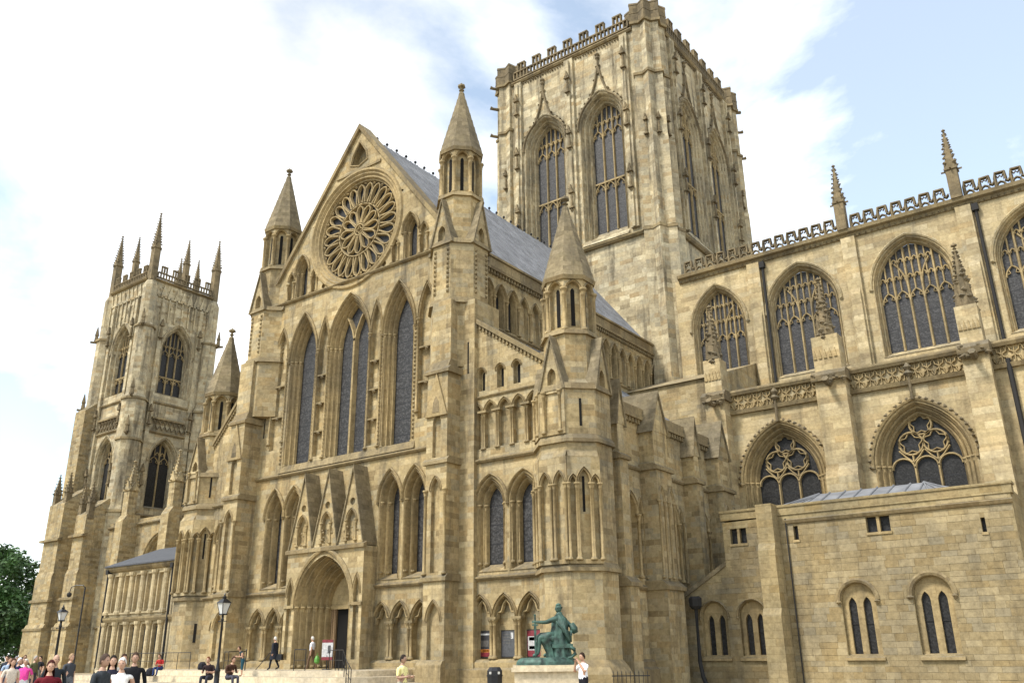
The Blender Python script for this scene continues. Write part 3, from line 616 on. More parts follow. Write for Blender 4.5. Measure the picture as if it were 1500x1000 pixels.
# ---------------------------------------------------------------- transept body: east clerestory, aisle, roofs
E1 = east(-31.0, 36.0)
hs = []
CY = [2.0 + i * 1.31 for i in range(19)]
mb0 = MB()
for i, c in enumerate(CY):
    z0 = 21.05
    if i % 5 in (1, 2, 3): h, w = arched(E1, c, .34, z0, 23.0, .75, .4, .22, 1, n=6, hood=.1, glass='glass_dark', shafts=False, sill=False); hs.append(h)
    else: hs.append(blind(c, .46, z0, 23.0, .9, .3)); arch_mould(E1, c, .46, 23.0, .9, .13, .09)
for i in range(20): shaft(E1, CY[0] - .655 + i * 1.31, .06, 21.0, 23.05, .08)
mb = MB(); mb.wall(E1, [(.8, 10), (26, 10), (26, 25.0), (.8, 25.0)], hs, 0, .8); P(mb, 'clerestory_wall', 'stone')
mb = MB(); mb.box(E1, .8, 26, 24.75, 24.95, 0, .28); mb.box(E1, .8, 26, 24.95, 25.6, 0, .18); mb.box(E1, .8, 26, 25.6, 25.75, -.4, .3); P(mb, 'parapet', 'trim')
mb = MB()
for i in range(80): a = 1 + i * .31; mb.box(E1, a, a + .13, 24.5, 24.75, -.02, .2)
P(mb, 'corbel_table', 'trim')
string(E1, .8, 26, 20.9, .12, .2)
# west clerestory and body (unseen side kept plain)
mb = MB(); mb.box(F, -8.6, -8.0, 0, 25.3, -26, -.9); P(mb, 'clerestory_wall', 'stone')
mb = MB(); RX = X0; ze, zr = 25.5, 36.9
for sg in (-1, 1):
    xe = X0 + sg * 8.85; mb.add([(xe, 36.5, ze), (RX, 36.5, zr), (RX, 62.3, zr), (xe, 62.3, ze), (xe, 36.5, ze - .15), (RX, 36.5, zr - .2), (RX, 62.3, zr - .2), (xe, 62.3, ze - .15)], [(0, 1, 2, 3), (4, 7, 6, 5), (0, 4, 5, 1), (0, 3, 7, 4)])
    for i in range(36):
        y = 36.9 + i * .7; n_ = Vector((sg * (zr - ze), 0, 8.85)).normalized() * .045
        p = [Vector((xe, y, ze)), Vector((RX, y, zr)), Vector((RX, y + .07, zr)), Vector((xe, y + .07, ze))]; mb.add(p + [q + n_ for q in p], [(4, 5, 6, 7), (0, 1, 5, 4), (3, 7, 6, 2)])
r_ = P(mb, 'roof', 'lead', label='grey lead roof of the transept')
for i in range(24):
    mb = MB(); mb.lathe((RX, 37.6 + i * 1.02, zr), [(.04, -.05), (.04, .1), (.11, .14), (.11, .24), (.02, .32)], 6); P(mb, 'ridge_knob', 'pipe', r_)
# east aisle lean-to and outer wall
mb = MB(); mb.add([(-31, 36.6, 20.7), (-31, 54, 20.7), (-22.4, 54, 14.0), (-22.4, 36.6, 14.0), (-31, 36.6, 20.5), (-31, 54, 20.5), (-22.4, 54, 13.8), (-22.4, 36.6, 13.8)], [(0, 3, 2, 1), (4, 5, 6, 7), (0, 4, 7, 3)])
for i in range(24):
    y = 36.9 + i * .72; mb.add([(-31, y, 20.7), (-22.4, y, 14.0), (-22.4, y + .07, 14.0), (-31, y + .07, 20.7), (-31, y, 20.76), (-22.4, y, 14.06), (-22.4, y + .07, 14.06), (-31, y + .07, 20.76)], [(4, 5, 6, 7), (0, 1, 5, 4), (3, 7, 6, 2)])
P(mb, 'aisle_roof', 'lead')
mb = MB(); mb.add([(-48.4, 36.6, 20.5), (-48.4, 62, 20.5), (-54.5, 62, 15), (-54.5, 36.6, 15)], [(0, 1, 2, 3)]); P(mb, 'aisle_roof', 'lead')
mb = MB(); mb.box(F, -14.6, -13.9, 0, 15.2, -26, -.9); P(mb, 'aisle_wall', 'stone')
EA = east(-22.2, 36.0); hs = []
for c, hw, z0 in ((4.3, .62, 5.2), (8.95, .8, 5.2), (13.2, .62, 5.2)):
    hs.append((opening(c, z0, 8.4, hw, hw * 1.75, 0, 7), .35, True)); arch_mould(EA, c, hw, 8.4, hw * 1.75, .2, .12)
    for sg in (-1, 1):
        c2 = c + sg * (1.05 if hw < .7 else 1.2); hs.append((opening(c2, z0, 8.6, .22, .7, 0, 5), .25, True)); arch_mould(EA, c2, .22, 8.6, .7, .12, .09)
        shaft(EA, c + sg * (hw + .1), .06, z0, 8.5, .09); shaft(EA, c2 + sg * .3, .06, z0, 8.65, .06)
mb = MB(); mb.wall(EA, [(1.5, 0), (18.5, 0), (18.5, 14.2), (1.5, 14.2)], hs, 0, .8); P(mb, 'aisle_wall', 'stone')
for z, pr in ((4.75, .16), (11.0, .16)): string(EA, 1.5, 18.4, z, pr)
mb = MB(); mb.box(EA, 1.5, 18.4, 13.75, 13.95, -.1, .3); mb.box(EA, 1.5, 18.4, 13.95, 14.45, -.1, .2); P(mb, 'parapet', 'trim')
mb = MB()
for i in range(48): mb.box(EA, 2 + i * .34, 2.14 + i * .34, 13.5, 13.75, -.02, .22)
P(mb, 'corbel_table', 'trim')
for k, (z0, z1, pr) in enumerate(((0, .9, .5), (.9, 1.25, .3))):
    mb = MB(); mb.side(EA, [(-.05, z0), (pr, z0), (pr, z1 - .1), (pr - .2, z1 + .02), (-.05, z1 + .02)], 1.6, 18.3); P(mb, 'plinth', 'trim')
for c, w, pj, zt in ((2.3, .45, .9, 12.8), (6.5, .95, 1.0, 13.1), (11.3, .45, .9, 12.6), (15.2, .9, 1.0, 13.1)):
    mb = MB(); mb.box(EA, c - w, c + w, 0, 4.7, -.1, pj + .2); mb.side(EA, [(0, 4.7), (pj + .2, 4.7), (pj, 5.1), (0, 5.1)], c - w, c + w); mb.box(EA, c - w + .05, c + w - .05, 4.7, 11.0, -.1, pj); mb.box(EA, c - w + .12, c + w - .12, 11.0, zt, -.1, pj - .12); bt = P(mb, 'buttress', 'stone')
    mb = MB(); mb.side(EA, [(-.1, 10.9), (pj + .14, 10.9), (pj + .14, 11.08), (pj - .1, 11.25), (-.1, 11.25)], c - w - .1, c + w + .1); P(mb, 'string_course', 'trim', bt)
    mb = MB(); mb.side(EA, [(-.1, 4.62), (pj + .34, 4.62), (pj + .34, 4.8), (pj, 5.1), (-.1, 5.1)], c - w - .1, c + w + .1); P(mb, 'string_course', 'trim', bt)
    mb = MB(); mb.prism(EA, [(c - w, zt), (c + w, zt), (c, zt + 2.3)], -1.2, pj - .1); P(mb, 'gablet', 'stone', bt)
    for sg in (-1, 1):
        mb = MB(); mb.add([EA(c + sg * (w + .1), zt - .1, pj), EA(c, zt + 2.45, pj), EA(c, zt + 2.45, -1.3), EA(c + sg * (w + .1), zt - .1, -1.3), EA(c + sg * w, zt - .1, pj), EA(c, zt + 2.2, pj), EA(c, zt + 2.2, -1.3), EA(c + sg * w, zt - .1, -1.3)], [(0, 1, 2, 3), (4, 7, 6, 5), (0, 4, 5, 1), (0, 3, 7, 4)]); P(mb, 'gablet_roof', 'spire', bt)
    if w > .8:
        for q in (-.55, .55):
            arch_mould(EA, c + q, .25, 9.2, .7, .13, .09, pj, parent=bt)
            for s2 in (-1, 1): shaft(EA, c + q + s2 * .3, pj + .04, 5.2, 9.25, .07, parent=bt)
# ---------------------------------------------------------------- crossing tower
TX, TY, TH, TV = -38.2, 72.0, 8.1, 8.7
def ogee(F, cx, zs, hw, h, top, d=.1, mat='carved'):
    """ogee hood: follows the arch then sweeps up into a finial"""
    R = arch(cx, zs, hw, h, .12, 8); mb = MB()
    za = max(z for a, z in R); pts = [p for p in R if p[0] <= cx]; pts = pts[:-2] + [(cx - hw * .34, za - h * .02), (cx - hw * .14, za + (top - za) * .3), (cx - .05, za + (top - za) * .62)]
    for sg in (-1, 1):
        q = [(cx + sg * (cx - a), z) for a, z in pts]; mb.bar(F, q, .26, d + .12, .2)
        for k in range(1, len(q)): mb.lump(F(q[k][0] - sg * -.12 * 0 + sg * .14, q[k][1] + .12, d), .17)
    mb.lathe(F(cx, 0, d), [(.1, za + (top - za) * .45), (.1, top - .9), (.24, top - .7), (.12, top - .5), (.28, top - .3), (.05, top)], 6)
    return P(mb, 'ogee_hood', mat)
def niche(F, a, z, h, w, d, mat='carved', par=None):
    """canopied niche with a weathered figure"""
    mb = MB(); mb.box(F, a - w, a + w, z - .15, z, d, d + .38); mb.prism(F, [(a - w * 1.1, z + h), (a + w * 1.1, z + h), (a + w * .5, z + h + w * 1.6), (a, z + h + w * 3.4), (a - w * .5, z + h + w * 1.6)], d, d + .36)
    mb.lathe(F(a, 0, d + .16), [(w * .5, z), (w * .62, z + h * .3), (w * .45, z + h * .6), (w * .55, z + h * .74), (w * .2, z + h * .8), (w * .28, z + h * .88), (w * .1, z + h * .97)], 6)
    for k in range(6): mb.lump(F(a + random.uniform(-w, w), z + h + random.uniform(-.1, w * 2), d + .34), w * .3)
    mb.lump(F(a, z - .3, d + .15), w * .7)
    return P(mb, 'niche_figure', mat, par)
def tower_face(F, dp=1.3):
    hs = []
    for c in (-3.3, 3.3):
        h, w = arched(F, c, 1.65, 38.4, 49.6, 2.5, dp, .85, 3, n=9, hood=.2, mat='tower', sill_drop=1.7, shafts=False); hs.append(h)
        mullions(F, w, c, 1.65, 38.4, 49.6, 2.5, -dp + .18, 3, .2, tiers=((48.5, 1), (50.0, 2)), head=.9, transom=43.6)
        ogee(F, c, 49.6, 2.45, 3.25, 57.6)
        mb = MB()
        for k in range(7): mb.side(F, [(-.05, 36.75 + k * .24), (.42 - k * .2, 36.75 + k * .24), (.32 - k * .2, 36.99 + k * .24), (-.05, 36.99 + k * .24)], c - 2.4, c + 2.4) if k < 3 else None
        P(mb, 'sill_steps', 'tower', w)
    mb = MB(); mb.wall(F, [(-7.6, 20), (7.6, 20), (7.6, 58.6), (-7.6, 58.6)], hs, 0, 1.2); P(mb, 'tower_wall', 'tower')
    for a, w_ in ((0, .5), (-6.35, .4), (6.35, .4)):
        mb = MB(); mb.box(F, a - w_, a + w_, 37.2, 58.2, -.1, .32); mb.prism(F, [(a - w_ * .35, 37.2), (a + w_ * .35, 37.2), (a + w_ * .35, 57.9), (a - w_ * .35, 57.9)], .3, .52); P(mb, 'pilaster', 'tower')
        for z in (41.2, 47.8, 54.2): niche(F, a, z, 1.5, .26, .4)
    for z, pr in ((36.6, .42), (58.5, .3)): string(F, -7.3, 7.3, z, pr, .45)
    mb = MB()
    for i in range(44): mb.lump(F(-6.7 + i * .31, 58.05 + random.uniform(-.06, .06), .1), .14)
    P(mb, 'carved_frieze', 'carved')
    battlement(F, -6.9, 6.9, 58.75, 59.8, 60.75, 1.0, .95, -.1, .25)
tower_face(south(TX, 61.95)); tower_face(east(-28.75, 71.6), .65)
mb = MB(); mb.frust(TX, TY, 7.6, 0, 7.6, 58.9, 4, pi / 4); P(mb, 'tower_core', 'tower')
for sx in (-1, 1):
    for sy in (-1, 1):
        x, y = TX + sx * TH, TY + sy * TV
        mb = MB(); mb.star(x, y, 1.92, 1.36, 36.9, 45.6); mb.star(x, y, 1.92, 1.36, 45.6, 46.1, 1.85, 1.35); mb.star(x, y, 1.85, 1.35, 46.1, 53); mb.star(x, y, 1.78, 1.34, 53, 58.9); t = P(mb, 'corner_turret', 'tower')
        mb = MB(); mb.star(x, y, 2.05, 1.6, 0, 36.6); P(mb, 'turret_base', 'tower', t)
        for z, pr in ((36.7, .4), (53.0, .22), (58.9, .3)):
            mb = MB(); mb.star(x, y, 1.86 + pr * .7, 1.4 + pr * .7, z - .22, z + .06, 1.86 + pr * .7, 1.4 + pr * .7); P(mb, 'string_course', 'trim', t)
        for i in range(8):
            f = i * pi / 4 + pi / 8; rc = 1.5; G = Fr(x + rc * cos(f), y + rc * sin(f), -sin(f), cos(f))
            if i in (0, 5, 6, 7): niche(Fr(x + 1.45 * cos(f + pi / 8), y + 1.45 * sin(f + pi / 8), -sin(f + pi / 8), cos(f + pi / 8)), 0, 46.3, 1.4, .2, -.1, par=t)
        mb = MB(); mb.star(x, y, 2.0, 1.5, 59.0, 60.9); mb.star(x, y, 2.06, 1.55, 60.9, 61.15, 2.0, 1.45); mb.star(x, y, 2.04, 1.54, 59.9, 60.0)
        P(mb, 'turret_parapet', 'carved', t)
        for z in ((53.0, 56.4, 59.0) if sx * sy > 0 else ()):              # gargoyles
            mb = MB(); f = atan2(sy, sx); mb.tube([(x + 1.5 * cos(f), y + 1.5 * sin(f), z), (x + 2.2 * cos(f), y + 2.2 * sin(f), z + .05), (x + 2.5 * cos(f), y + 2.5 * sin(f), z + .16)], [.18, .15, .2], 6); P(mb, 'gargoyle', 'carved', t)
# ---------------------------------------------------------------- choir: clerestory, aisle, buttresses
CF = south(0, 62.0); AF = south(0, 54.0)
hs = []
for c, hw in ((-25.1, 1.9), (-18.25, 2.35), (-10.35, 2.35), (-2.4, 2.35)):
    h, w = arched(CF, c, hw, 21.3, 26.2, 3.1, .6, .42, 2, n=9, hood=.22, mat='choir', shafts=False); hs.append(h)
    mullions(CF, w, c, hw, 21.3, 26.2, 3.1, -.45, 5, .2, tiers=((25.0, 1), (26.6, 2), (27.9, 2)), head=.85)
    for sg in (-1, 1):                        # intersecting sub-arches from the two main mullions
        x0 = c + sg * hw * .2; mb = MB(); R = hw * 1.5
        pts = [(x0 + sg * (R - R * cos(t)), 25.9 + R * .98 * sin(t)) for t in [i * .16 for i in range(6)]]
        pts = [p for p in pts if p[1] < archz(p[0], c, 26.2, hw, 3.1)]; mb.bar(CF, pts, .17, -.46, .16); P(mb, 'tracery', 'mould', w)
mb = MB(); mb.wall(CF, [(-28.6, 10), (14, 10), (14, 31), (-28.6, 31)], hs, 0, .9); P(mb, 'choir_clerestory', 'choir', label='choir clerestory wall with large traceried windows')
mb = MB(); mb.side(CF, [(-.05, 30.7), (.12, 30.7), (.2, 30.95), (.45, 31.05), (.5, 31.3), (-.5, 31.4)], -28.2, 14); P(mb, 'cornice', 'trim')
mb = MB()
for i in range(84): mb.lump(CF(-28 + i * .42, 30.78, .16), .11)
P(mb, 'carved_frieze', 'carved')
for c in (-21.7, -14.25, -6.35, 1.5):
    mb = MB(); mb.box(CF, c - .5, c + .5, 17, 30.7, -.1, .3); mb.side(CF, [(.3, 17), (.55, 17), (.5, 26), (.3, 26.5)], c - .35, c + .35); P(mb, 'pilaster', 'choir')
    if c > -21: pinnacle(c - .2, 61.75, 31.3, 33.6, 36.8, .36)
    mb = MB()
    if c < -20 or c > -7: mb.tube([CF(c + .75, 30.3, .18), CF(c + .75, 20, .18)], .11); mb.box(CF, c + .55, c + .95, 30.1, 30.6, .02, .4); P(mb, 'drainpipe', 'pipe')
# pierced battlement: wavy merlons
mb = MB(); mb.box(CF, -28, 14, 31.35, 31.5, -.1, .15); bt = P(mb, 'choir_battlement', 'carved')
a = -27.6
while a < 13:
    jz = random.uniform(-.06, .05)
    if min(abs(a + .45 - c) for c in (-14.45, -6.55, 1.3)) > .7:
        q = MB()
        q.bar(CF, [(a, 31.5), (a, 32.2 + jz), (a + .04, 32.5 + jz), (a + .62, 32.5 + jz * .4), (a + .62, 32.1), (a + .62, 31.9)], .24, .14, .24)
        q.bar(CF, [(a, 31.5), (a + .12, 31.75), (a + .31, 31.85), (a + .5, 31.75), (a + .62, 31.5)], .16, .1, .18); q.bar(CF, [(a + .62, 31.9), (a + .76, 31.78), (a + .9, 31.95), (a + .98, 31.9)], .22, .1, .2)
        q.bar(CF, [(a + .08, 32.4), (a + .2, 32.15), (a + .31, 32.3), (a + .42, 32.15), (a + .56, 32.4)], .09, .1, .15); P(q, 'merlon', 'carved', bt)
    a += .98
mb = MB(); mb.add([(-28, 62.2, 31.4), (14, 62.2, 31.4), (14, 70, 34), (-28, 70, 34)], [(0, 1, 2, 3)]); P(mb, 'choir_roof', 'lead')
# aisle wall with geometric windows
hs = []
def geo(F, w, c, hw, z0, zs, h, d):
    lw = 2 * hw / 3
    for i in (1, 2): mb = MB(); x = c - hw + i * lw; mb.bar(F, [(x, z0), (x, z0 + 1), (x, zs - .1)], .18, d, .18); P(mb, 'mullion', 'mould', w)
    for i in range(3): mb = MB(); mb.bar(F, arch(c - hw + (i + .5) * lw, zs - .2, lw / 2 - .02, lw * .48, 0, 6), .15, d, .16); P(mb, 'tracery', 'mould', w)
    def ring(x, z, r, cusp=True):
        mb = MB(); mb.bar(F, [(x + r * cos(2 * pi * k / 24), z + r * sin(2 * pi * k / 24)) for k in range(24)], .16, d, .16, True)
        if cusp: mb.bar(F, [(x + r * (.8 + .16 * cos(5 * t)) * sin(t), z + r * (.8 + .16 * cos(5 * t)) * cos(t)) for t in [2 * pi * k / 30 for k in range(30)]], .09, d - .04, .1, True)
        P(mb, 'tracery', 'mould', w)
    r = lw * .52
    for sg in (-1, 1):
        ring(c + sg * lw * .52, zs + lw * .98, r); mb = MB(); mb.bar(F, [(c + sg * lw * .52, zs + .1), (c + sg * lw * .52, zs + lw * .46)], .14, d, .15)
        mb.bar(F, [(c + sg * lw * .02, zs + lw * .66), (c + sg * lw * .25, zs + lw * .36), (c + sg * lw * .52, zs + lw * .12), (c + sg * lw * .8, zs + lw * .36), (c + sg * lw * 1.08, zs + lw * .7)], .12, d, .13); P(mb, 'tracery', 'mould', w)
        mb = MB(); mb.bar(F, [(c + sg * lw * 1.05, zs + lw * .8), (c + sg * lw * 1.02, zs + lw * 1.2)], .12, d, .13); P(mb, 'tracery', 'mould', w)
    ring(c, zs + lw * 1.82, r * .92)
for c in (-18.45, -10.2, -2.0):
    hw = 1.95; h, w = arched(AF, c, hw, 6.5, 11.85, 2.85, .75, .8, 3, n=9, hood=.24, shafts=True, glass='glass_dark'); hs.append(h); geo(AF, w, c, hw, 6.5, 11.85, 2.85, -.58)
    mb = MB()
    for a, z in arch(c, 11.85, hw, 2.85, 1.0, 14): mb.lump(AF(a, z, .1), .16)
    za = 11.85 + 3.9; mb.lathe(AF(c, 0, .25), [(.1, za - .2), (.09, za + 1.2), (.3, za + 1.4), (.12, za + 1.6), (.26, za + 1.8), (.04, za + 2.1)], 6); P(mb, 'crocketed_hood', 'carved', w)
mb = MB(); mb.wall(AF, [(-22.3, 0), (14, 0), (14, 16.7), (-22.3, 16.7)], hs, 0, .9); P(mb, 'choir_aisle_wall', 'choir')
mb = MB(); mb.side(AF, [(-.05, 16.5), (.22, 16.5), (.3, 16.75), (-.05, 16.85)], -22.3, 14); mb2 = mb; P(mb, 'string_course', 'trim')
mb = MB(); mb.side(AF, [(-.3, 17.8), (.2, 17.8), (.3, 18.0), (.25, 18.15), (-.3, 18.3)], -22.3, 14); P(mb, 'parapet_coping', 'trim')
mb = MB(); mb.box(AF, -22.3, 14, 16.8, 17.8, -.3, -.05); par = P(mb, 'parapet', 'stone')
a = -22.0
while a < 6:
    q = MB(); q.bar(AF, [(a + .3 * (1 + .35 * cos(4 * t)) * cos(t) * .8, 17.32 + .36 * (1 + .3 * cos(4 * t)) * sin(t)) for t in [2 * pi * k / 16 for k in range(16)]], .13, .08, .14, True); q.bar(AF, [(a + .32, 16.85), (a + .32, 17.8)], .11, .06, .12); P(q, 'pierced_quatrefoil', 'mould', par); a += .66
mb = MB(); mb.add([(-28, 54.2, 18.0), (14, 54.2, 18.0), (14, 62, 19.6), (-28, 62, 19.6)], [(0, 1, 2, 3)]); P(mb, 'aisle_roof', 'lead')
for c, wd in ((-22.3, .72), (-14.6, .95), (-6.4, .72), (1.6, .8)):
    mb = MB(); mb.box(AF, c - wd, c + wd, 0, 11.3, -.1, 1.35); mb.side(AF, [(0, 11.3), (1.35, 11.3), (1.05, 12.0), (0, 12.0)], c - wd, c + wd); mb.box(AF, c - wd + .03, c + wd - .03, 11.9, 17.6, -.1, 1.02); mb.box(AF, c - wd + .12, c + wd - .12, 17.6, 20.4, -.2, .95); b_ = P(mb, 'buttress', 'choir')
    mb = MB(); mb.side(AF, [(0, 17.4), (1.3, 17.4), (1.35, 17.75), (1.0, 18.1), (0, 18.1)], c - wd - .12, c + wd + .12)
    for k in range(9): mb.lump(AF(c + random.uniform(-wd, wd), 17.4 + random.uniform(-.3, .5), 1.25), .2)
    mb.tube([AF(c, 17.2, 1.1), AF(c, 17.1, 1.7), AF(c, 17.3, 2.0)], [.2, .17, .22]); P(mb, 'gargoyle', 'carved', b_)
    x, y = c, 54 - .4
    mb = MB(); mb.frust(x, y, .5, 20.3, .36, 21.8, 8)
    for k in range(46):
        t = random.random(); f = random.uniform(0, 2 * pi); r = .56 * (1 - t) + .2 * t; mb.lump((x + r * cos(f), y + r * sin(f), 20.2 + t * 2.6), .2)
    for i in range(4):
        f = i * pi / 2 + pi / 4; G = Fr(x + .6 * cos(f), y + .6 * sin(f), -sin(f), cos(f)); mb.prism(G.at(0, -.2), [(-.3, 20.4), (.3, 20.4), (0, 21.9)], -.3, .1)
    mb.frust(x, y, .34, 21.6, .05, 24.3, 8); crockets(mb, x, y, .36, 22, .06, 24.2, 7, 4, pi / 4, .14); finial(mb, x, y, 24.2, .15); P(mb, 'pinnacle', 'carved', b_)
    mb = MB()
    for i in range(5): mb.prism(AF, [(c - wd + .15 + i * .24 * wd / .72, 18.9), (c - wd + .35 + i * .24 * wd / .72, 18.9), (c - wd + .25 + i * .24 * wd / .72, 19.5)], .95, 1.02)
    P(mb, 'blind_tracery', 'mould', b_)
# link wall between transept aisle and choir
mb = MB(); mb.box(south(0, 54), -31, -22.4, 14, 19.5, -8, .0); mb.side(south(0, 54), [(0, 19.5), (.2, 19.5), (-8, 22.5), (-8, 19.5)], -31, -22.4); P(mb, 'link_wall', 'stone')
mb = MB(); mb.tube([(-4.9, 53.8, 17), (-4.9, 53.8, 0)], .14); P(mb, 'drainpipe', 'pipe')
# ---------------------------------------------------------------- nave and west tower
NF = south(0, 56.0)
mb = MB(); hs = []
for c in (-92.2, -84.2, -76):
    h, w = arched(NF, c, 2.0, 7, 11.5, 2.8, .7, .6, 2, n=7, mat='stone', shafts=False); hs.append(h); mullions(NF, w, c, 2.0, 7, 11.5, 2.8, -.55, 3, .18, tiers=((11.2, 1), (12.6, 2)))
mb.wall(NF, [(-103, 0), (-56, 0), (-56, 17), (-103, 17)], hs, 0, 1); P(mb, 'nave_aisle_wall', 'stone')
string(NF, -103, -56, 16.4, .3, .4); string(NF, -103, -56, 4.9, .25, .35)
mb = MB(); mb.box(south(0, 67.5), -104, -48, 10, 30, -1, 0); P(mb, 'nave_clerestory', 'stone')
for c in (-97.5, -88.2, -80.2, -72):
    mb = MB(); mb.box(NF, c - .8, c + .8, 0, 4.7, -.1, 2.3); mb.side(NF, [(0, 4.7), (2.3, 4.7), (2.0, 5.2), (0, 5.2)], c - .8, c + .8); mb.box(NF, c - .75, c + .75, 5, 16.6, -.1, 2.0); mb.side(NF, [(-.1, 16.6), (2.0, 16.6), (1.5, 17.4), (-.1, 17.4)], c - .75, c + .75); b_ = P(mb, 'buttress', 'stone')
    pinnacle(c, 55.0, 17.2, 20.3, 23.6, .55, 'stone')
WX, WY, WH = -109.2, 62.4, 5.2
def wt_face(F, hwid):
    hs = []
    h, w = arched(F, 0, 1.75, 35.2, 41.0, 3.3, 1.0, .7, 2, n=8, hood=.2, mat='tower', shafts=False, glass='glass_dark'); hs.append(h)
    mullions(F, w, 0, 1.75, 35.2, 41.0, 3.3, -.8, 3, .2, tiers=((40.4, 1), (41.6, 2)), transom=37.4)
    h, w = arched(F, 0, 1.5, 20.0, 25.8, 2.6, 1.0, .6, 2, n=8, hood=.2, mat='tower', shafts=False, glass='glass_dark'); hs.append(h)
    mullions(F, w, 0, 1.5, 20.0, 25.8, 2.6, -.8, 2, .2, tiers=((25.4, 1), (26.6, 2)))
    mb = MB(); mb.wall(F, [(-hwid, 0), (hwid, 0), (hwid, 50.5), (-hwid, 50.5)], hs, 0, 1.3); P(mb, 'west_tower_wall', 'tower')
    for z, pr in ((33.6, .25), (29.6, .3), (18.6, .25), (50.7, .4)): string(F, -hwid, hwid, z, pr, .4)
    a = -2.2
    while a < 2.3:
        q = MB(); q.bar(F, [(a, 29.9), (a + .35, 30.5), (a + .7, 29.9)], .14, .3, .2); q.bar(F, [(a, 31.3), (a + .35, 30.6), (a + .7, 31.3)], .14, .3, .2); P(q, 'pierced_parapet', 'carved'); a += .72
    mb = MB(); mb.box(F, -2.4, 2.4, 31.3, 31.55, .05, .4); P(mb, 'parapet_coping', 'trim')
    mb = MB()
    for k in range(70): mb.lump(F(random.uniform(-hwid, hwid), random.uniform(45.5, 50.2), .04), random.uniform(.12, .26))
    for k in range(9): x = -hwid + (k + .5) * 2 * hwid / 9; mb.prism(F, [(x - .5, 48.3), (x + .5, 48.3), (x, 50.3)], -.02, .2); mb.box(F, x - .09, x + .09, 45, 48.5, 0, .2)
    P(mb, 'carved_panels', 'tower')
    for a in (-2.95, 2.95):
        mb = MB(); mb.box(F, a - .28, a + .28, 19, 48, -.1, .35); P(mb, 'pilaster', 'tower')
        for z in (22.5, 30.5, 42.5): niche(F, a, z, 1.6, .3, .34)
    battlement(F, -hwid + .3, hwid - .3, 51.0, 51.9, 52.9, .9, .85, -.1, .2, name='west_battlement')
wt_face(east(WX + WH, WY), 4.6); wt_face(south(WX, WY - WH), 4.6)
mb = MB(); mb.frust(WX, WY, 3.8, 0, 3.8, 50.9, 4, pi / 4); P(mb, 'tower_core', 'tower')
for sx in (-1, 1):
    for sy in (-1, 1):
        x, y = WX + sx * (WH - .3), WY + sy * (WH - .3)
        mb = MB(); z0 = 0
        for z1, r in ((18.7, 1.7), (33.4, 1.4), (43.6, 1.12), (49.6, .9)):
            mb.frust(x, y, r, z0, r, z1, 8); mb.frust(x, y, r, z1, r - .28, z1 + .7, 8); z0 = z1
        t = P(mb, 'angle_buttress', 'tower')
        for z, r in ((18.7, 1.7), (28, 1.4), (33.4, 1.4), (43.6, 1.12)): mb = MB(); mb.frust(x, y, r + .2, z - .2, r + .16, z + .1, 8); P(mb, 'string_course', 'trim', t)
        for z, r in ((28.5, 1.4), (43.4, 1.2), (33.5, 1.5)):
            mb = MB(); f = atan2(sy, sx); mb.tube([(x + r * cos(f), y + r * sin(f), z), (x + (r + .9) * cos(f), y + (r + .9) * sin(f), z + .1)], .17); mb.lathe((x + (r + .2) * cos(f), y + (r + .2) * sin(f), z + .2), [(.3, 0), (.22, .8), (.3, .9), (.05, 2.2)], 5); P(mb, 'gargoyle', 'carved', t)
        pinnacle(x, y, 50.4, 55.3, 60.6 if sx > 0 and sy < 0 else 60.0, .46, 'carved')
for x, y in ((WX, WY - WH + .3), (WX + WH - .3, WY), (WX, WY + WH - .3), (WX - WH + .3, WY)): pinnacle(x, y, 50.4, 54.6, 58.4, .34, 'carved')
# lower projecting buttresses of the west tower
for x0, x1, y0, y1, zt, st in ((-114.2, -110.2, 53.6, 57.5, 20.0, 'p'), (-106.6, -103.9, 53.4, 57.5, 18.0, 'p'), (-115.5, -112.6, 55.5, 60, 33.0, 'n')):
    G = south((x0 + x1) / 2, y0); hw = (x1 - x0) / 2
    mb = MB(); mb.box(G, -hw - .3, hw + .3, 0, 4.9, y0 - y1, .5); mb.side(G, [(0, 4.9), (.5, 4.9), (.2, 5.5), (0, 5.5)], -hw - .3, hw + .3); mb.box(G, -hw, hw, 4.9, 11, y0 - y1, .2); mb.side(G, [(0, 11), (.2, 11), (0, 11.6)], -hw, hw); mb.box(G, -hw + .15, hw - .15, 11, zt, y0 - y1, 0); mb.side(G, [(0, zt), (-2.5, zt + 2.2), (y0 - y1, zt + 2.2), (y0 - y1, zt)], -hw + .15, hw - .15); b_ = P(mb, 'buttress', 'stone')
    for z in (4.9, 8.2, 15.5): mb = MB(); mb.side(G, [(-.2, z - .15), (.62 if z < 5 else .4, z - .15), (.62 if z < 5 else .4, z + .1), (-.2, z + .3)], -hw - .35, hw + .35); P(mb, 'string_course', 'trim', b_)
    if st == 'p':
        for k in (-.7, .7): pinnacle((x0 + x1) / 2 + k * hw, y0 + .5, zt - .5, zt + 1.5, zt + 3.9, .35, 'carved')
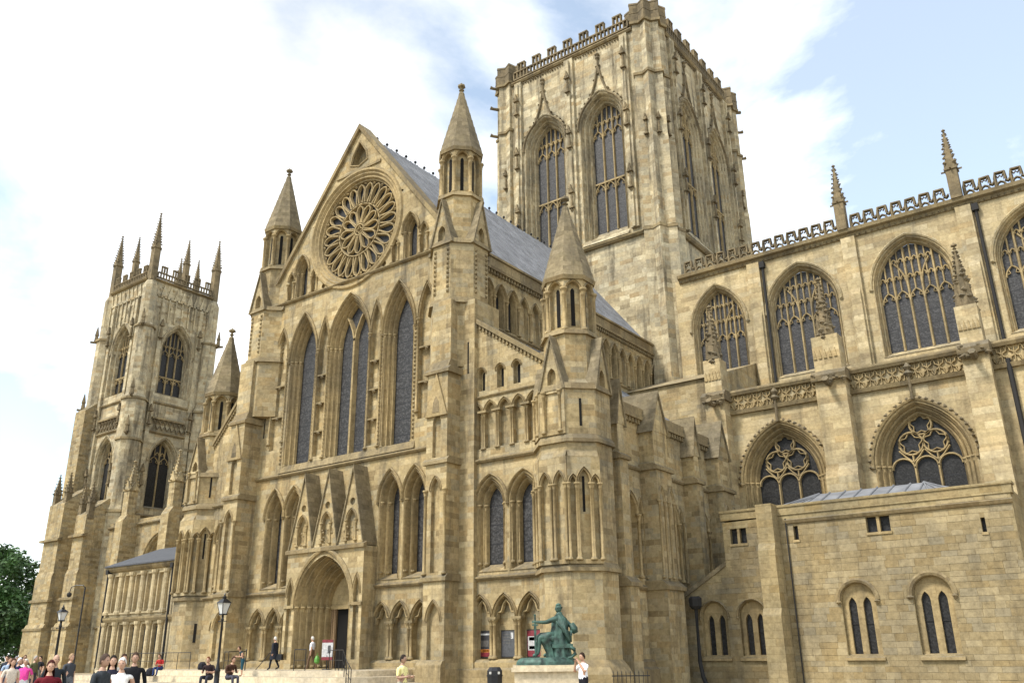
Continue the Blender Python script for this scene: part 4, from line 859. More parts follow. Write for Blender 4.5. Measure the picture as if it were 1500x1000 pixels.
# ---------------------------------------------------------------- low annexe west of the transept
ANX = thing('stone_annexe', 'low two storey pale stone building with pilasters beside the cathedral', 'building', (-62, 38, 0))
def PA(mb, name, mat, root, parent=None):
    o = mb.build(name, mat, parent or root)
    o.matrix_parent_inverse = Matrix.Translation(root.location).inverted() if not parent else Matrix.Identity(4)
    return o
AN = south(-62.6, 38.0); hs = []; wins = []
M['annexe'] = stone('pale_dressed_stone', [(.40, .33, .21), (.50, .43, .29), (.45, .38, .25)], bw=1.1, bh=.4, soot=.3)
for i in range(5):
    a = -5.0 + i * 1.55
    for z0, z1 in ((.9, 4.0), (4.9, 7.7)):
        hs.append(([(a - .38, z0), (a + .38, z0), (a + .38, z1), (a - .38, z1)], .3, False)); wins.append((a, z0, z1))
mb = MB(); mb.wall(AN, [(-6.2, 0), (4.5, 0), (4.5, 8.3), (-6.2, 8.3)], hs, 0, .6); PA(mb, 'wall', 'annexe', ANX)
for a, z0, z1 in wins:
    mb = MB(); mb.box(AN, a - .4, a + .4, z0, z1, -.36, -.28); w = PA(mb, 'window', 'annexe', ANX)
    mb = MB(); mb.box(AN, a - .3, a + .3, z0 + .15, z1 - .2, -.28, -.24); PA(mb, 'pane', 'glass_dark', ANX, w) if z0 < 2 else None
    mb = MB(); mb.box(AN, a - .45, a + .45, z0 - .12, z0, -.1, .12); PA(mb, 'sill', 'annexe', ANX, w)
for i in range(6):
    a = -5.75 + i * 1.55
    for z0, z1 in ((.6, 4.2), (4.75, 7.9)):
        mb = MB(); mb.lathe(AN(a, 0, .1), [(.3, z0), (.3, z0 + .2), (.23, z0 + .3), (.2, z1 - .35), (.28, z1 - .2), (.3, z1)], 10); PA(mb, 'pilaster', 'annexe', ANX)
for z, pr in ((4.4, .25), (8.25, .35)): mb = MB(); mb.side(AN, [(-.05, z - .2), (pr * .6, z - .2), (pr, z), (pr, z + .15), (-.05, z + .2)], -6.25, 4.5); PA(mb, 'cornice', 'trim', ANX)
mb = MB(); mb.side(AN, [(.45, 8.4), (.45, 8.5), (-4.2, 10.3), (-4.2, 8.4)], -6.4, 6.5); PA(mb, 'roof', 'lead_dark', ANX)
mb = MB(); mb.box(AN, -6.2, 4.5, 0, 8.3, -6, -.6); PA(mb, 'rear_wall', 'annexe', ANX)
for a in (-6.05, 2.9): mb = MB(); mb.tube([AN(a, 8.2, .22), AN(a, 0, .22)], .09); mb.box(AN, a - .16, a + .16, 7.9, 8.25, .05, .4); PA(mb, 'drainpipe', 'pipe', ANX)
# ---------------------------------------------------------------- chapel in front of the choir, walls laid stone by stone
CHP = thing('side_chapel', 'low plain stone chapel with lead roof and paired narrow windows below the choir', 'chapel', (-13, 46, 0))
HF = south(0, 44.5); hs = []; rects = []; PC = lambda mb, n, m, p=None: PA(mb, n, m, CHP, p)
def chapel_window(c, hw, z0, zs, h, hood):
    hs.append((opening(c, z0, zs, hw, h, 0, 7), .42, False)); rects.append((c - hw - .02, c + hw + .02, z0 - .25, zs + h + .02))
    mb = MB(); lw = hw * .78
    # two narrow lancet lights cut through a stone panel
    mb.wall(HF, opening(c, z0 + .02, zs, hw - .01, h, 0, 7), [(opening(c + sg * hw * .43, z0 + .06, zs - .25, hw * .24, hw * .5, 0, 5), .16, False) for sg in (-1, 1)], -.22, .2); w = PC(mb, 'window', 'mould')
    for sg in (-1, 1): mb = MB(); mb.prism(HF, opening(c + sg * hw * .43, z0 + .03, zs - .25, hw * .27, hw * .5, 0, 5), -.42, -.38); PC(mb, 'pane', 'glass_dark', w)
    for sg in (-1, 1): mb = MB(); mb.box(HF, c + sg * hw * .43 - hw * .24, c + sg * hw * .43 + hw * .24, (z0 + zs) / 2 + .15, (z0 + zs) / 2 + .2, -.38, -.34); PC(mb, 'glazing_bar', 'pipe', w)
    mb = MB(); mb.side(HF, [(-.4, z0 - .22), (.14, z0 - .22), (.14, z0 - .1), (-.2, z0 + .04), (-.4, z0 + .04)], c - hw - .1, c + hw + .1); PC(mb, 'sill', 'mould', w)
    mb = MB(); mb.loft(HF, [[(a, z, dd) for a, z in arch(c, zs, hw, h, o, 8)] for o, dd in ((.0, -.03), (.03, .1), (hood * .6, .14), (hood, .08), (hood, -.03))])
    for sg in (-1, 1): mb.lump(HF(c + sg * (hw + hood * .5), zs - .08, .1), hood * .7)
    PC(mb, 'hood_mould', 'trim', w)
chapel_window(-19.85, .72, 1.35, 3.3, .75, .12); chapel_window(-17.75, .72, 1.35, 3.3, .75, .12)
chapel_window(-12.4, .8, 1.35, 3.85, .8, .22); chapel_window(-9.05, .84, 1.35, 3.95, .84, .24)
for c, z0, z1, hw, two in ((-18.1, 6.95, 7.75, .45, 1), (-10.95, 6.95, 7.7, .55, 1), (-15.0, 6.9, 7.6, .12, 0), (-6.4, 6.55, 7.2, .09, 0)):
    hs.append(([(c - hw, z0), (c + hw, z0), (c + hw, z1), (c - hw, z1)], .3, False)); rects.append((c - hw, c + hw, z0, z1))
    mb = MB(); mb.box(HF, c - hw - .02, c + hw + .02, z0 - .02, z1 + .02, -.36, -.28); w = PC(mb, 'small_window', 'glass_dark')
    mb = MB(); mb.box(HF, c - hw - .05, c + hw + .05, z0 - .12, z0, -.28, .06)
    if two: mb.box(HF, c - .07, c + .07, z0, z1, -.28, -.03)
    PC(mb, 'stone_frame', 'mould', w)
out = [(-21.6, 0), (-5.1, 0), (-5.1, 8.45), (-18.95, 8.1), (-18.95, 5.9), (-21.6, 4.3)]
mb = MB(); mb.wall(HF, out, hs, 0, .7); CW = PC(mb, 'front_wall', 'chapel')
EW = east(-5.1, 44.5); mb = MB(); mb.box(EW, .72, 9.5, 0, 8.45, -.7, 0); PC(mb, 'end_wall', 'chapel')
# individual ashlar blocks, slightly proud and uneven, 300 as parts and the rest as one
rs = random.Random(3); blocks = []
CM = [stone('ashlar_' + n, tint(c, .84, .83, .82), bw=9, bh=9, soot=.3, mort=1, bump=.3) for n, c in (('honey', [(.315, .26, .155), (.345, .285, .17)]), ('pale', [(.355, .30, .19), (.38, .325, .21)]), ('ochre', [(.30, .238, .132), (.325, .26, .145)]), ('grey', [(.30, .262, .18), (.325, .285, .195)]))]
z = .02; row = 0
while z < 8.0:
    h = rs.choice((.25, .28, .31, .35)); x = -21.55 + rs.uniform(0, .4)
    while x < -5.2:
        w = rs.uniform(.42, .95); x1 = min(x + w, -5.12)
        seg = [(x, x1)]
        for r0, r1, q0, q1 in rects + [(-16.75, -15.8, 0, 9)]:
            if z + h > q0 and z < q1:
                ns_ = []
                for s0, s1 in seg:
                    if s1 <= r0 or s0 >= r1: ns_.append((s0, s1))
                    else:
                        if s0 < r0 - .1: ns_.append((s0, r0))
                        if s1 > r1 + .1: ns_.append((r1, s1))
                seg = ns_
        for s0, s1 in seg:
            top = 8.0 + (s0 + 18.95) * .026 if s0 > -18.95 else (5.9 + (s0 + 18.95) * .604 - .05)
            if z + h < top and s1 - s0 > .12: blocks.append((s0, s1, z, z + h))
        x = x1
    z += h; row += 1
blocks.sort(key=lambda b: -(b[1] - b[0]) * (b[3] - b[2]))
rest = [MB() for _ in CM]
for i, (s0, s1, q0, q1) in enumerate(blocks):
    pr = rs.choice((.004, .006, .008, .011, .016)); k = rs.choices((0, 1, 2, 3), (5, 4, 3, 2))[0]; mb = MB() if i < 296 else rest[k]
    j = lambda: rs.uniform(0, .005)
    c = .008; mb.add([HF(s0 + .001, q0 + .001, .002), HF(s1 - .003, q0 + .003, .002), HF(s1 - .003, q1 - .003, .002), HF(s0 + .003, q1 - .003, .002), HF(s0 + c + j(), q0 + c + j(), pr + j()), HF(s1 - c - j(), q0 + c + j(), pr + j()), HF(s1 - c - j(), q1 - c - j(), pr + j()), HF(s0 + c + j(), q1 - c - j(), pr + j())],
                     [(4, 5, 6, 7), (0, 1, 5, 4), (1, 2, 6, 5), (2, 3, 7, 6), (3, 0, 4, 7)])
    if i < 296: PC(mb, 'stone', CM[k], CW)
for k, r in enumerate(rest):
    if r.v: PC(r, 'stones', CM[k], CW)['kind'] = 'stuff'
mb = MB(); mb.side(HF, [(-.05, 7.75), (.1, 7.75), (.18, 7.9), (-.05, 8.0)], -15.5, -5.05); PC(mb, 'string_course', 'trim')
mb = MB(); mb.box(HF, -19.0, -5.0, 8.2, 8.6, -.6, .06); mb.box(HF, -19.05, -4.95, 8.6, 8.72, -.68, .12); PC(mb, 'parapet', 'chapel')
mb = MB(); mb.prism(HF, [(-18.95, 5.85), (-21.6, 4.25), (-21.6, 4.5), (-18.95, 6.1)], -.7, .1); mb.prism(HF, [(-18.95, 6.1), (-21.6, 4.5), (-21.6, 4.2), (-18.95, 5.8)], -8, -.7); PC(mb, 'lean_to_roof', 'spire')
mb = MB(); mb.box(HF, -16.75, -15.8, 0, 3.2, 0, 1.25); mb.side(HF, [(0, 3.2), (1.25, 3.2), (1.05, 3.6), (0, 3.6)], -16.75, -15.8); mb.box(HF, -16.72, -15.83, 3.2, 6.4, 0, 1.05); mb.side(HF, [(0, 6.4), (1.05, 6.4), (.85, 6.75), (0, 6.75)], -16.72, -15.83); mb.box(HF, -16.7, -15.85, 6.4, 8.75, 0, .85); PC(mb, 'buttress', 'chapel')
mb = MB(); mb.tube([HF(-15.45, 8.0, .1), HF(-15.45, 0, .1)], .035); PC(mb, 'drainpipe', 'pipe')
R0 = [(-18.6, 45.1, 8.35), (-6.0, 45.1, 8.35), (-6.0, 53.6, 8.35), (-18.6, 53.6, 8.35), (-15.0, 49.2, 9.85), (-9.5, 49.2, 9.85)]
mb = MB(); mb.add(R0, [(0, 1, 5, 4), (1, 2, 5), (2, 3, 4, 5), (3, 0, 4)])
for i in range(14):
    x = -17.8 + i * .85; q = min(max(x, -15.0), -9.5); mb.tube([(x, 45.15, 8.38), (q if abs(q - x) < .01 else x + (q - x), 49.2, 9.88)], .05, 5)
PC(mb, 'roof', 'lead')
mb = MB(); mb.tube([(-20.6, 43.9, 4.3), (-20.6, 43.9, 1.1), (-20.4, 43.7, .4), (-20.2, 43.6, 0)], .11, 8); mb.lathe((-20.6, 43.9, 3.7), [(.2, 0), (.34, .15), (.36, .55), (.25, .65)], 8); PC(mb, 'drainpipe', 'pipe')
# ---------------------------------------------------------------- platform, steps and railings before the door
def rounded(x0, x1, y0, y1, r, z0, z1):
    pts = [(x0, y1), (x0, y0)]; pts = [(x0, y1)] + [(x0 + r - r * cos(t), y0 + r - r * sin(t)) for t in [i * pi / 16 for i in range(9)]] + [(x1 - r + r * sin(t), y0 + r - r * cos(t)) for t in [i * pi / 16 for i in range(9)]] + [(x1, y1)]
    mb = MB(); n = len(pts); v = [(x, y, z0) for x, y in pts] + [(x, y, z1) for x, y in pts]
    return mb.add(v, [tuple(range(n, 2 * n))] + [(i, (i + 1) % n, (i + 1) % n + n, i + n) for i in range(n)])
M['step'] = stone('pale_step_stone', [(.55, .48, .36), (.62, .55, .43), (.58, .51, .39)], bw=1.6, bh=3, soot=.12)
for k, (x0, x1, y0, r, z0, z1) in enumerate(((-58.5, -33.2, 31.6, 1.5, .6, .88), (-59.2, -32.2, 30.4, 2.0, .3, .6), (-60, -31.2, 29.2, 2.5, 0, .3))):
    tag(rounded(x0, x1, y0, 36.2, r, z0 + (.001 if k else 0), z1).build('platform' if k == 0 else 'step', 'step'), None, kind='structure')
def railing(label, pts, h=1.0, gap=1.4):
    t = thing('railing', label, 'railing', pts[0]); o = Vector(pts[0]); pts = [Vector(p) - o for p in pts]
    mb = MB(); mb.tube([p + Vector((0, 0, h)) for p in pts], .024, 6); mb.build('handrail', 'iron', t)
    mb = MB(); mb.tube([p + Vector((0, 0, h * .5)) for p in pts], .014, 5); mb.build('mid_rail', 'iron', t)
    for a, b in zip(pts, pts[1:]):
        n = max(1, int((b - a).length / gap))
        for i in range(n + (1 if b is pts[-1] else 0)): p = a + (b - a) * i / n; mb = MB(); mb.tube([p, p + Vector((0, 0, h))], .02, 6); mb.build('post', 'iron', t)
    return t
railing('thin black railing along the wall beside the annexe', [(-57.5, 34.0, .88), (-50.5, 33.9, .88)])
railing('thin black railing left of the cathedral doorway', [(-46.6, 33.6, .88), (-44.0, 33.2, .88), (-44.0, 32.0, .88)])
railing('curved black railing stepping down right of the doorway', [(-37.6, 33.8, .88), (-36.2, 33.0, .88), (-34.6, 32.0, .88), (-33.0, 30.8, .35), (-31.6, 29.8, .0)], 1.0, .8)
railing('short black handrail at the head of the steps', [(-38.2, 31.9, .88), (-37.3, 31.9, .88)], 1.05, .9)
for x, y, lab in ((-42.3, 31.9, 'single thin black post at the step edge before the doorway'),):
    t = thing('rail_post', lab, 'post', (x, y, .88)); mb = MB(); mb.tube([(0, 0, 0), (0, 0, 1.05)], .025, 6); mb.build('shaft', 'iron', t); mb = MB(); mb.lathe((0, 0, 1.03), [(.05, 0), (.05, .05), (.02, .09)], 8); mb.build('knob', 'iron', t)
mb = MB(); G = south(-16.6, 33.6)
t = thing('spiked_railing', 'low spiked iron fence at the foot of the corner turret', 'fence', (-18.6, 31.6, 0), yaw)
for k in range(9): mb = MB(); mb.tube([(k * .17, 0, 0), (k * .17, 0, .85)], .014, 5); mb.lathe((k * .17, 0, .85), [(.022, 0), (.003, .09)], 5); mb.build('spike', 'iron', t)
for z in (.15, .72): mb = MB(); mb.box(south(0, 0), -.05, 1.45, z, z + .04, -.012, .012); mb.build('rail', 'iron', t)
# ---------------------------------------------------------------- lamps, camera pole, bin, posters, sign
M['lampglass'] = plain('frosted_lamp_glass', (.55, .56, .55), .25, 0, 0, 5, .1)
def lamp(x, y, h, label, s=1.0):
    t = thing('street_lamp', label, 'lamp', (x, y, 0), 0, 'lantern lamps on the forecourt')
    mb = MB(); b = h - 1.15 * s
    mb.lathe((0, 0, 0), [(.2, 0), (.2, .15), (.14, .2), (.14, .9), (.16, .95), (.1, 1.1), (.07, 1.3), (.055, b - .3), (.09, b - .25), (.06, b - .18), (.05, b)], 10); mb.build('post', 'iron', t, True)
    mb = MB(); mb.tube([(-.32, 0, b - .32), (.32, 0, b - .32)], .022, 6)
    for q in (-.34, .34): mb.lump((q, 0, b - .32), .05)
    mb.build('ladder_bar', 'iron', t)
    z0, z1, r0, r1 = b + .05, b + .62 * s, .13 * s, .25 * s
    mb = MB(); mb.frust(0, 0, r0, z0, r1, z1, 4, pi / 4); ln = mb.build('lantern', 'lampglass', t)
    for i in range(4):
        f = i * pi / 2 + pi / 4; q = sqrt(2); mb = MB(); mb.tube([(r0 * q * cos(f), r0 * q * sin(f), z0), (r1 * q * cos(f), r1 * q * sin(f), z1)], .022 * s, 5); mb.build('glazing_bar', 'iron', ln)
    mb = MB(); mb.frust(0, 0, r0 + .03, z0 - .06, r0 + .03, z0, 4, pi / 4); mb.build('base_plate', 'iron', ln)
    mb = MB(); mb.frust(0, 0, r1 + .05, z1, .1 * s, z1 + .22 * s, 4, pi / 4); mb.frust(0, 0, .09 * s, z1 + .2 * s, .11 * s, z1 + .34 * s, 8); mb.build('cap', 'iron', ln)
    mb = MB(); mb.lathe((0, 0, z1 + .34 * s), [(.1 * s, 0), (.03, .05), (.06 * s, .1 * s), (.02, .16 * s), (.005, .2 * s)], 8); mb.build('finial', 'iron', ln)
lamp(-40.0, 28.5, 4.75, 'black lamp post with tapered lantern standing before the cathedral steps', .95)
lamp(-44.9, 22.6, 4.15, 'black lamp post with small lantern standing among the crowd', .68)
t = thing('camera_pole', 'tall thin dark pole with a hooked camera arm by the annexe', 'pole', (-58.7, 30.8, 0))
mb = MB(); mb.tube([(0, 0, 0), (0, 0, 6.1)], .05, 8); mb.build('pole', 'iron', t)
mb = MB(); mb.tube([(0, 0, 6.05), (-.12, -.09, 6.2), (-.5, -.37, 6.22), (-.75, -.55, 6.1), (-.8, -.6, 5.75)], .03, 6); mb.build('arm', 'iron', t)
mb = MB(); mb.lathe((-.8, -.6, 5.45), [(.03, 0), (.12, .05), (.16, .16), (.14, .26), (.04, .32)], 10); mb.build('camera', 'pipe', t)
t = thing('litter_bin', 'black round-cornered litter bin with two pale slots', 'bin', (-21.9, 28.2, 0), yaw)
mb = MB(); mb.frust(0, 0, .27, 0, .29, .85, 8, pi / 8); mb.frust(0, 0, .29, .85, .29, 1.0, 8, pi / 8); mb.frust(0, 0, .29, 1.0, .2, 1.13, 8, pi / 8); mb.build('body', 'iron', t)
M['slotpale'] = plain('pale_slot_rim', (.45, .44, .40), .5)
for q in (-.13, .13): mb = MB(); mb.box(south(q, -.275), -.075, .075, .88, .97, -.02, .012); mb.build('slot', 'slotpale', t)
mb = MB(); mb.frust(0, 0, .31, .8, .31, .85, 8, pi / 8); mb.build('band', 'iron', t)
for n, c in (('pr_dark', (.03, .03, .035)), ('pr_mid', (.09, .085, .08)), ('pr_red', (.17, .02, .03)), ('pr_orange', (.45, .16, .03)), ('pr_white', (.42, .42, .42)), ('pr_slate', (.06, .062, .068))): M[n] = plain(n, c, .35, 0, 0, 9, .3)
def poster(x, label, parts, base):
    t = thing('poster_board', label, 'poster', (x, 36.34, 0)); G = south(0, 0)
    mb = MB(); mb.box(G, -.47, .47, 1.42, 2.72, -.05, .02); mb.build('frame', 'pipe', t)
    mb = MB(); mb.box(G, -.43, .43, 1.47, 2.67, .02, .026); mb.build('sheet', base, t)
    for a0, a1, z0, z1, m_ in parts: mb = MB(); mb.box(G, a0, a1, z0, z1, .026, .031); mb.build('print', m_, t)
poster(-28.87, 'poster with dark photograph above an orange and red foot', [(-.4, .4, 2.5, 2.58, 'pr_white'), (-.35, .3, 1.95, 2.25, 'pr_mid'), (-.43, .43, 1.68, 1.82, 'pr_orange'), (-.43, .43, 1.47, 1.67, 'pr_red'), (-.1, .3, 1.72, 1.78, 'pr_white')], 'pr_dark')
poster(-27.32, 'dark grey notice board behind reflecting glass in the wall arcade', [(-.35, .1, 2.5, 2.54, 'pr_mid'), (-.35, .2, 2.36, 2.4, 'pr_mid'), (-.35, .15, 2.22, 2.26, 'pr_mid'), (-.35, .2, 2.08, 2.12, 'pr_mid'), (.15, .3, 2.3, 2.6, 'pr_white')], 'pr_slate')
poster(-25.72, 'red and white information poster behind the bronze statue', [(-.4, .4, 1.75, 2.4, 'pr_white'), (-.33, -.02, 2.2, 2.36, 'pr_red'), (.06, .36, 2.2, 2.36, 'pr_red'), (-.33, .3, 1.8, 1.95, 'pr_mid')], 'pr_red')
t = thing('sign_stand', 'white sign with red bands on a thin post by the doorway', 'sign', (-38.0, 34.0, .88), .35)
mb = MB(); mb.tube([(0, 0, 0), (0, 0, .75)], .03, 6); mb.build('post', 'iron', t); mb = MB(); mb.frust(0, 0, .24, 0, .22, .05, 12); mb.build('foot', 'iron', t)
mb = MB(); mb.box(south(0, 0), -.33, .33, .5, 1.55, -.02, .02); b_ = mb.build('board', 'pr_white', t)
for z0, z1 in ((1.4, 1.55), (.5, .66)): mb = MB(); mb.box(south(0, 0), -.33, .33, z0, z1, .02, .026); mb.build('band', 'pr_red', b_)
mb = MB(); mb.box(south(0, 0), .02, .2, .85, 1.25, .02, .026); mb.build('print', 'pr_slate', b_)
# ---------------------------------------------------------------- people
M['skin'] = plain('skin', (.45, .26, .17), .55, 0, 0, 8, .08)
CL = {}
def cloth(c):
    if c not in CL: CL[c] = plain('cloth_%d' % len(CL), c, .85, 0, .3, 25, .18)
    return CL[c]
def skin_mesh(verts, edges, rad, sub=1):
    me = bpy.data.meshes.new('tmp'); me.from_pydata(verts, edges, []); o = bpy.data.objects.new('tmp', me); COL.objects.link(o)
    mo = o.modifiers.new('s', 'SKIN'); mo.use_smooth_shade = True
    for i, r in enumerate(rad): d = me.skin_vertices[0].data[i]; d.radius = r if isinstance(r, tuple) else (r, r); d.use_root = (i == 0)
    if sub: o.modifiers.new('u', 'SUBSURF').levels = sub
    dg = bpy.context.evaluated_depsgraph_get(); dg.update(); m2 = bpy.data.meshes.new_from_object(o.evaluated_get(dg)); bpy.data.objects.remove(o); bpy.data.meshes.remove(me)
    return m2
def hand(V_, E_, R_, C_, wi, dirv, side, curl=.4, sz=1.0, ci=0):
    """palm, four unequal bent fingers and a thumb from the side of the palm"""
    d = Vector(dirv).normalized(); w = Vector(V_[wi]); s = Vector(side).normalized(); dn = d.cross(s).normalized()
    p = w + d * .055 * sz; V_.append(tuple(p)); E_.append((wi, len(V_) - 1)); R_.append((.034 * sz, .02 * sz)); C_.append(ci); pi_ = len(V_) - 1
    for k, ln in enumerate((.068, .078, .072, .056)):
        a = p + d * .03 * sz + s * (k - 1.5) * .021 * sz; b = a + d * ln * .55 * sz + dn * curl * ln * .25 * sz; c = b + d * ln * .4 * (1 - curl) * sz + dn * curl * ln * .5 * sz
        prev = pi_
        for q in (a, b, c): V_.append(tuple(q)); E_.append((prev, len(V_) - 1)); R_.append(.0095 * sz); C_.append(ci); prev = len(V_) - 1
    a = w + d * .03 * sz + s * -.035 * sz; b = a + d * .03 * sz + s * -.03 * sz + dn * .01
    V_.append(tuple(a)); E_.append((wi, len(V_) - 1)); R_.append(.011 * sz); C_.append(ci); V_.append(tuple(b)); E_.append((len(V_) - 2, len(V_) - 1)); R_.append(.010 * sz); C_.append(ci)
def person(label, loc, rz, H=1.7, top=(.1, .1, .12), bottom=(.05, .05, .07), hair=(.04, .025, .015), pose='stand', sleeves='short', shorts=False, long_hair=False, tone=1.0, group=None, build=1.0, hat=False, hooded=False):
    build *= 1.1
    s = H / 1.75; ph = {'walk': .2, 'stride': .32}.get(pose, .03)
    sit = pose == 'sit'; dz = -.48 if sit else 0
    # faces -Y; joints
    J = {'pel': (0, 0, .96), 'sp': (0, -.01, 1.12), 'ch': (0, 0, 1.285), 'nk': (0, .01, 1.47), 'n2': (0, -.01, 1.55)}
    if pose == 'lean': J.update(sp=(0, -.05, 1.13), ch=(0, -.14, 1.26), nk=(0, -.22, 1.42), n2=(0, -.27, 1.49))
    if sit: J.update(sp=(0, -.03, 1.13), ch=(0, -.1, 1.26), nk=(0, -.15, 1.43), n2=(0, -.19, 1.5))
    for sd, q in (('l', 1), ('r', -1)):
        y = -ph * q; J['hip' + sd] = (.09 * q, 0, .9)
        if sit: J['kn' + sd] = (.13 * q, -.42, .95); J['an' + sd] = (.12 * q, -.46, .56); J['to' + sd] = (.13 * q, -.62, .52)
        else: J['kn' + sd] = (.1 * q, y * .55 - .03, .5); J['an' + sd] = (.1 * q, y + (.08 if y > .1 else 0), .085 + (.06 if y > .1 else 0)); J['to' + sd] = (.11 * q, y - .15, .035 + (.01 if y > .1 else 0))
        cx, cy, cz = J['ch']; J['sh' + sd] = (.185 * q * build, cy + .01, cz + .105)
        sx, sy, sz_ = J['sh' + sd]
        if pose == 'photo': J['el' + sd] = (sx + .06 * q, sy - .16, sz_ - .2); J['wr' + sd] = (.07 * q, sy - .24, sz_ + .1)
        elif pose in ('read', 'lean') or sit: J['el' + sd] = (sx + .05 * q, sy - .02, sz_ - .27); J['wr' + sd] = (sx - .05 * q, sy - .24, sz_ - .24)
        else: J['el' + sd] = (sx + .07 * q, sy + .03 + ph * q * .3, sz_ - .28); J['wr' + sd] = (sx + .08 * q, sy - .06 + ph * q * .6, sz_ - .51)
    names = ['pel', 'sp', 'ch', 'nk', 'n2']; V_ = [J[k] for k in names]; ix = {k: i for i, k in enumerate(names)}
    b = build; R_ = [(.15 * b, .11 * b), (.145 * b, .105 * b), (.155 * b, .11 * b), (.06, .06), (.05, .052)]; C_ = [1, 0, 0, 2, 2]; E_ = [(0, 1), (1, 2), (2, 3), (3, 4)]
    def add(k, par, r, c): V_.append(J[k]); ix[k] = len(V_) - 1; E_.append((ix[par], ix[k])); R_.append(r); C_.append(c)
    for sd, q in (('l', 1), ('r', -1)):
        add('hip' + sd, 'pel', (.095 * b, .1 * b), 1); add('kn' + sd, 'hip' + sd, .066, 1); add('an' + sd, 'kn' + sd, .043 if shorts else .05, 2 if shorts else 1); add('to' + sd, 'an' + sd, (.042, .032), 3)
        add('sh' + sd, 'ch', .058, 0); add('el' + sd, 'sh' + sd, .047, 0 if sleeves == 'long' else 2); add('wr' + sd, 'el' + sd, .031, 2 if sleeves != 'long' else 0)
        w = Vector(J['wr' + sd]); e = Vector(J['el' + sd]); hand(V_, E_, R_, C_, ix['wr' + sd], w - e, (0, -q, .15) if abs((w - e).normalized().z) > .7 else (0, .2, q), ci=2)
    m2 = skin_mesh([tuple(Vector(v) * s) for v in V_], E_, [(r[0] * s, r[1] * s) if isinstance(r, tuple) else r * s for r in R_], 2 if Vector(loc).length < 34 else 1)
    segs = []; main = set(ix.values()); wrs = (ix['wrl'], ix['wrr'])
    for a, c in E_:
        if a in main and (c in main or a in wrs): segs.append((Vector(V_[a]) * s, Vector(V_[c]) * s, C_[a], C_[c]))
    skinm = plain('skin_tone', (.45 * tone, .27 * tone, .185 * tone), .55, 0, 0, 8, .08) if tone != 1 else M['skin']
    for q in (cloth(top), cloth(bottom), skinm, cloth((.03, .028, .026))): m2.materials.append(q)
    for p in m2.polygons:
        c = p.center; best = 9; mi = 0
        for a, bb, ca, cb in segs:
            d = bb - a; t = max(0, min(1, (c - a).dot(d) / max(d.length_squared, 1e-9))); q = (c - a - d * t).length
            if q < best:
                best = q; mi = cb if t > .5 else ca
                if ca == 0 and cb == 2: mi = 0 if t < (.12 if sleeves == 'none' else .75) else 2
                if ca == 1 and cb == 2: mi = 1 if t < .25 else 2
                if ca == 1 and cb == 0: mi = 1 if t < .35 else 0
                if ca == 0 and cb == 2 and bb.z > a.z and abs(bb.x) < .02: mi = 0 if t < .93 else 2
        p.material_index = mi
    # head: shaped ellipsoid with brow, nose, jaw, ears, joined to the same surface
    bm = bmesh.new(); bm.from_mesh(m2); nk = Vector(J['n2']) * s; hc = nk + Vector((0, -.015, .085)) * s
    r = bmesh.ops.create_uvsphere(bm, u_segments=18, v_segments=14, radius=1)
    for v in r['verts']:
        x, y, z = v.co; f = max(0, -y)
        wx = .074 * (1 - .22 * max(0, -z)); co = Vector((x * wx, y * .092, z * .118))
        if abs(x) < .35 and f > .5 and -.35 < z < .12: co.y -= .022 * (1 - abs(x) / .35) * (1 - abs(z + .18) / .32 if abs(z + .18) < .32 else 0)
        if abs(abs(x) - .42) < .2 and f > .5 and .0 < z < .22: co.y += .008
        if z < -.55 and f > .2: co.y -= .008
        v.co = hc + co * s
    hv = r['verts']; fs = set(f for v in hv for f in v.link_faces)
    for f in fs: f.material_index = 2; f.smooth = True
    for q in (-1, 1):
        e = bmesh.ops.create_icosphere(bm, subdivisions=1, radius=.02 * s)
        for v in e['verts']: v.co = hc + Vector((q * .076 * s + v.co.x * .4, .005 * s + v.co.y * .8, -.005 * s + v.co.z * 1.5))
        for f in set(f for v in e['verts'] for f in v.link_faces): f.material_index = 2
        e = bmesh.ops.create_icosphere(bm, subdivisions=1, radius=.011 * s)
        for v in e['verts']: v.co = hc + Vector((q * .03 * s, -.083 * s, .01 * s)) + v.co
        for f in set(f for v in e['verts'] for f in v.link_faces): f.material_index = 3
    e = bmesh.ops.create_icosphere(bm, subdivisions=1, radius=.02 * s)
    for v in e['verts']: v.co = hc + Vector((v.co.x * 1.1, -.082 * s + v.co.y * .4, -.062 * s + v.co.z * .25))
    for f in set(f for v in e['verts'] for f in v.link_faces): f.material_index = 2
    bm.to_mesh(m2); bm.free(); m2.name = 'person'
    o = bpy.data.objects.new('person', m2); COL.objects.link(o); o.location = Vector(loc) + Vector((0, 0, dz * s)); o.rotation_euler = (0, 0, rz); tag(o, label, 'person', group)
    if hair:
        mb = MB(); vs = []; n = 16; rows = 8
        for j in range(rows + 1):
            for i in range(n):
                f = 2 * pi * i / n; back = max(0, sin(f)); th = (j / rows) * (.95 + .12 * sin(5 * f + 1) * (1 - back) + (.75 if sin(f) < -.5 else 0) * 0 + 1.05 * back + (.62 if sin(f) > -.45 else 0) * abs(cos(f)))
                th = min(th, 2.2); rr = 1.1 + .03 * sin(7 * f + j)
                x, y, z = cos(f) * sin(th), sin(f) * sin(th), cos(th); vs.append(hc + Vector((x * .078 * rr, y * .097 * rr + .004, z * .124 * rr)) * s)
        fs = [(j * n + i, j * n + (i + 1) % n, (j + 1) * n + (i + 1) % n, (j + 1) * n + i) for j in range(rows) for i in range(n)]
        mb.add(vs, fs)
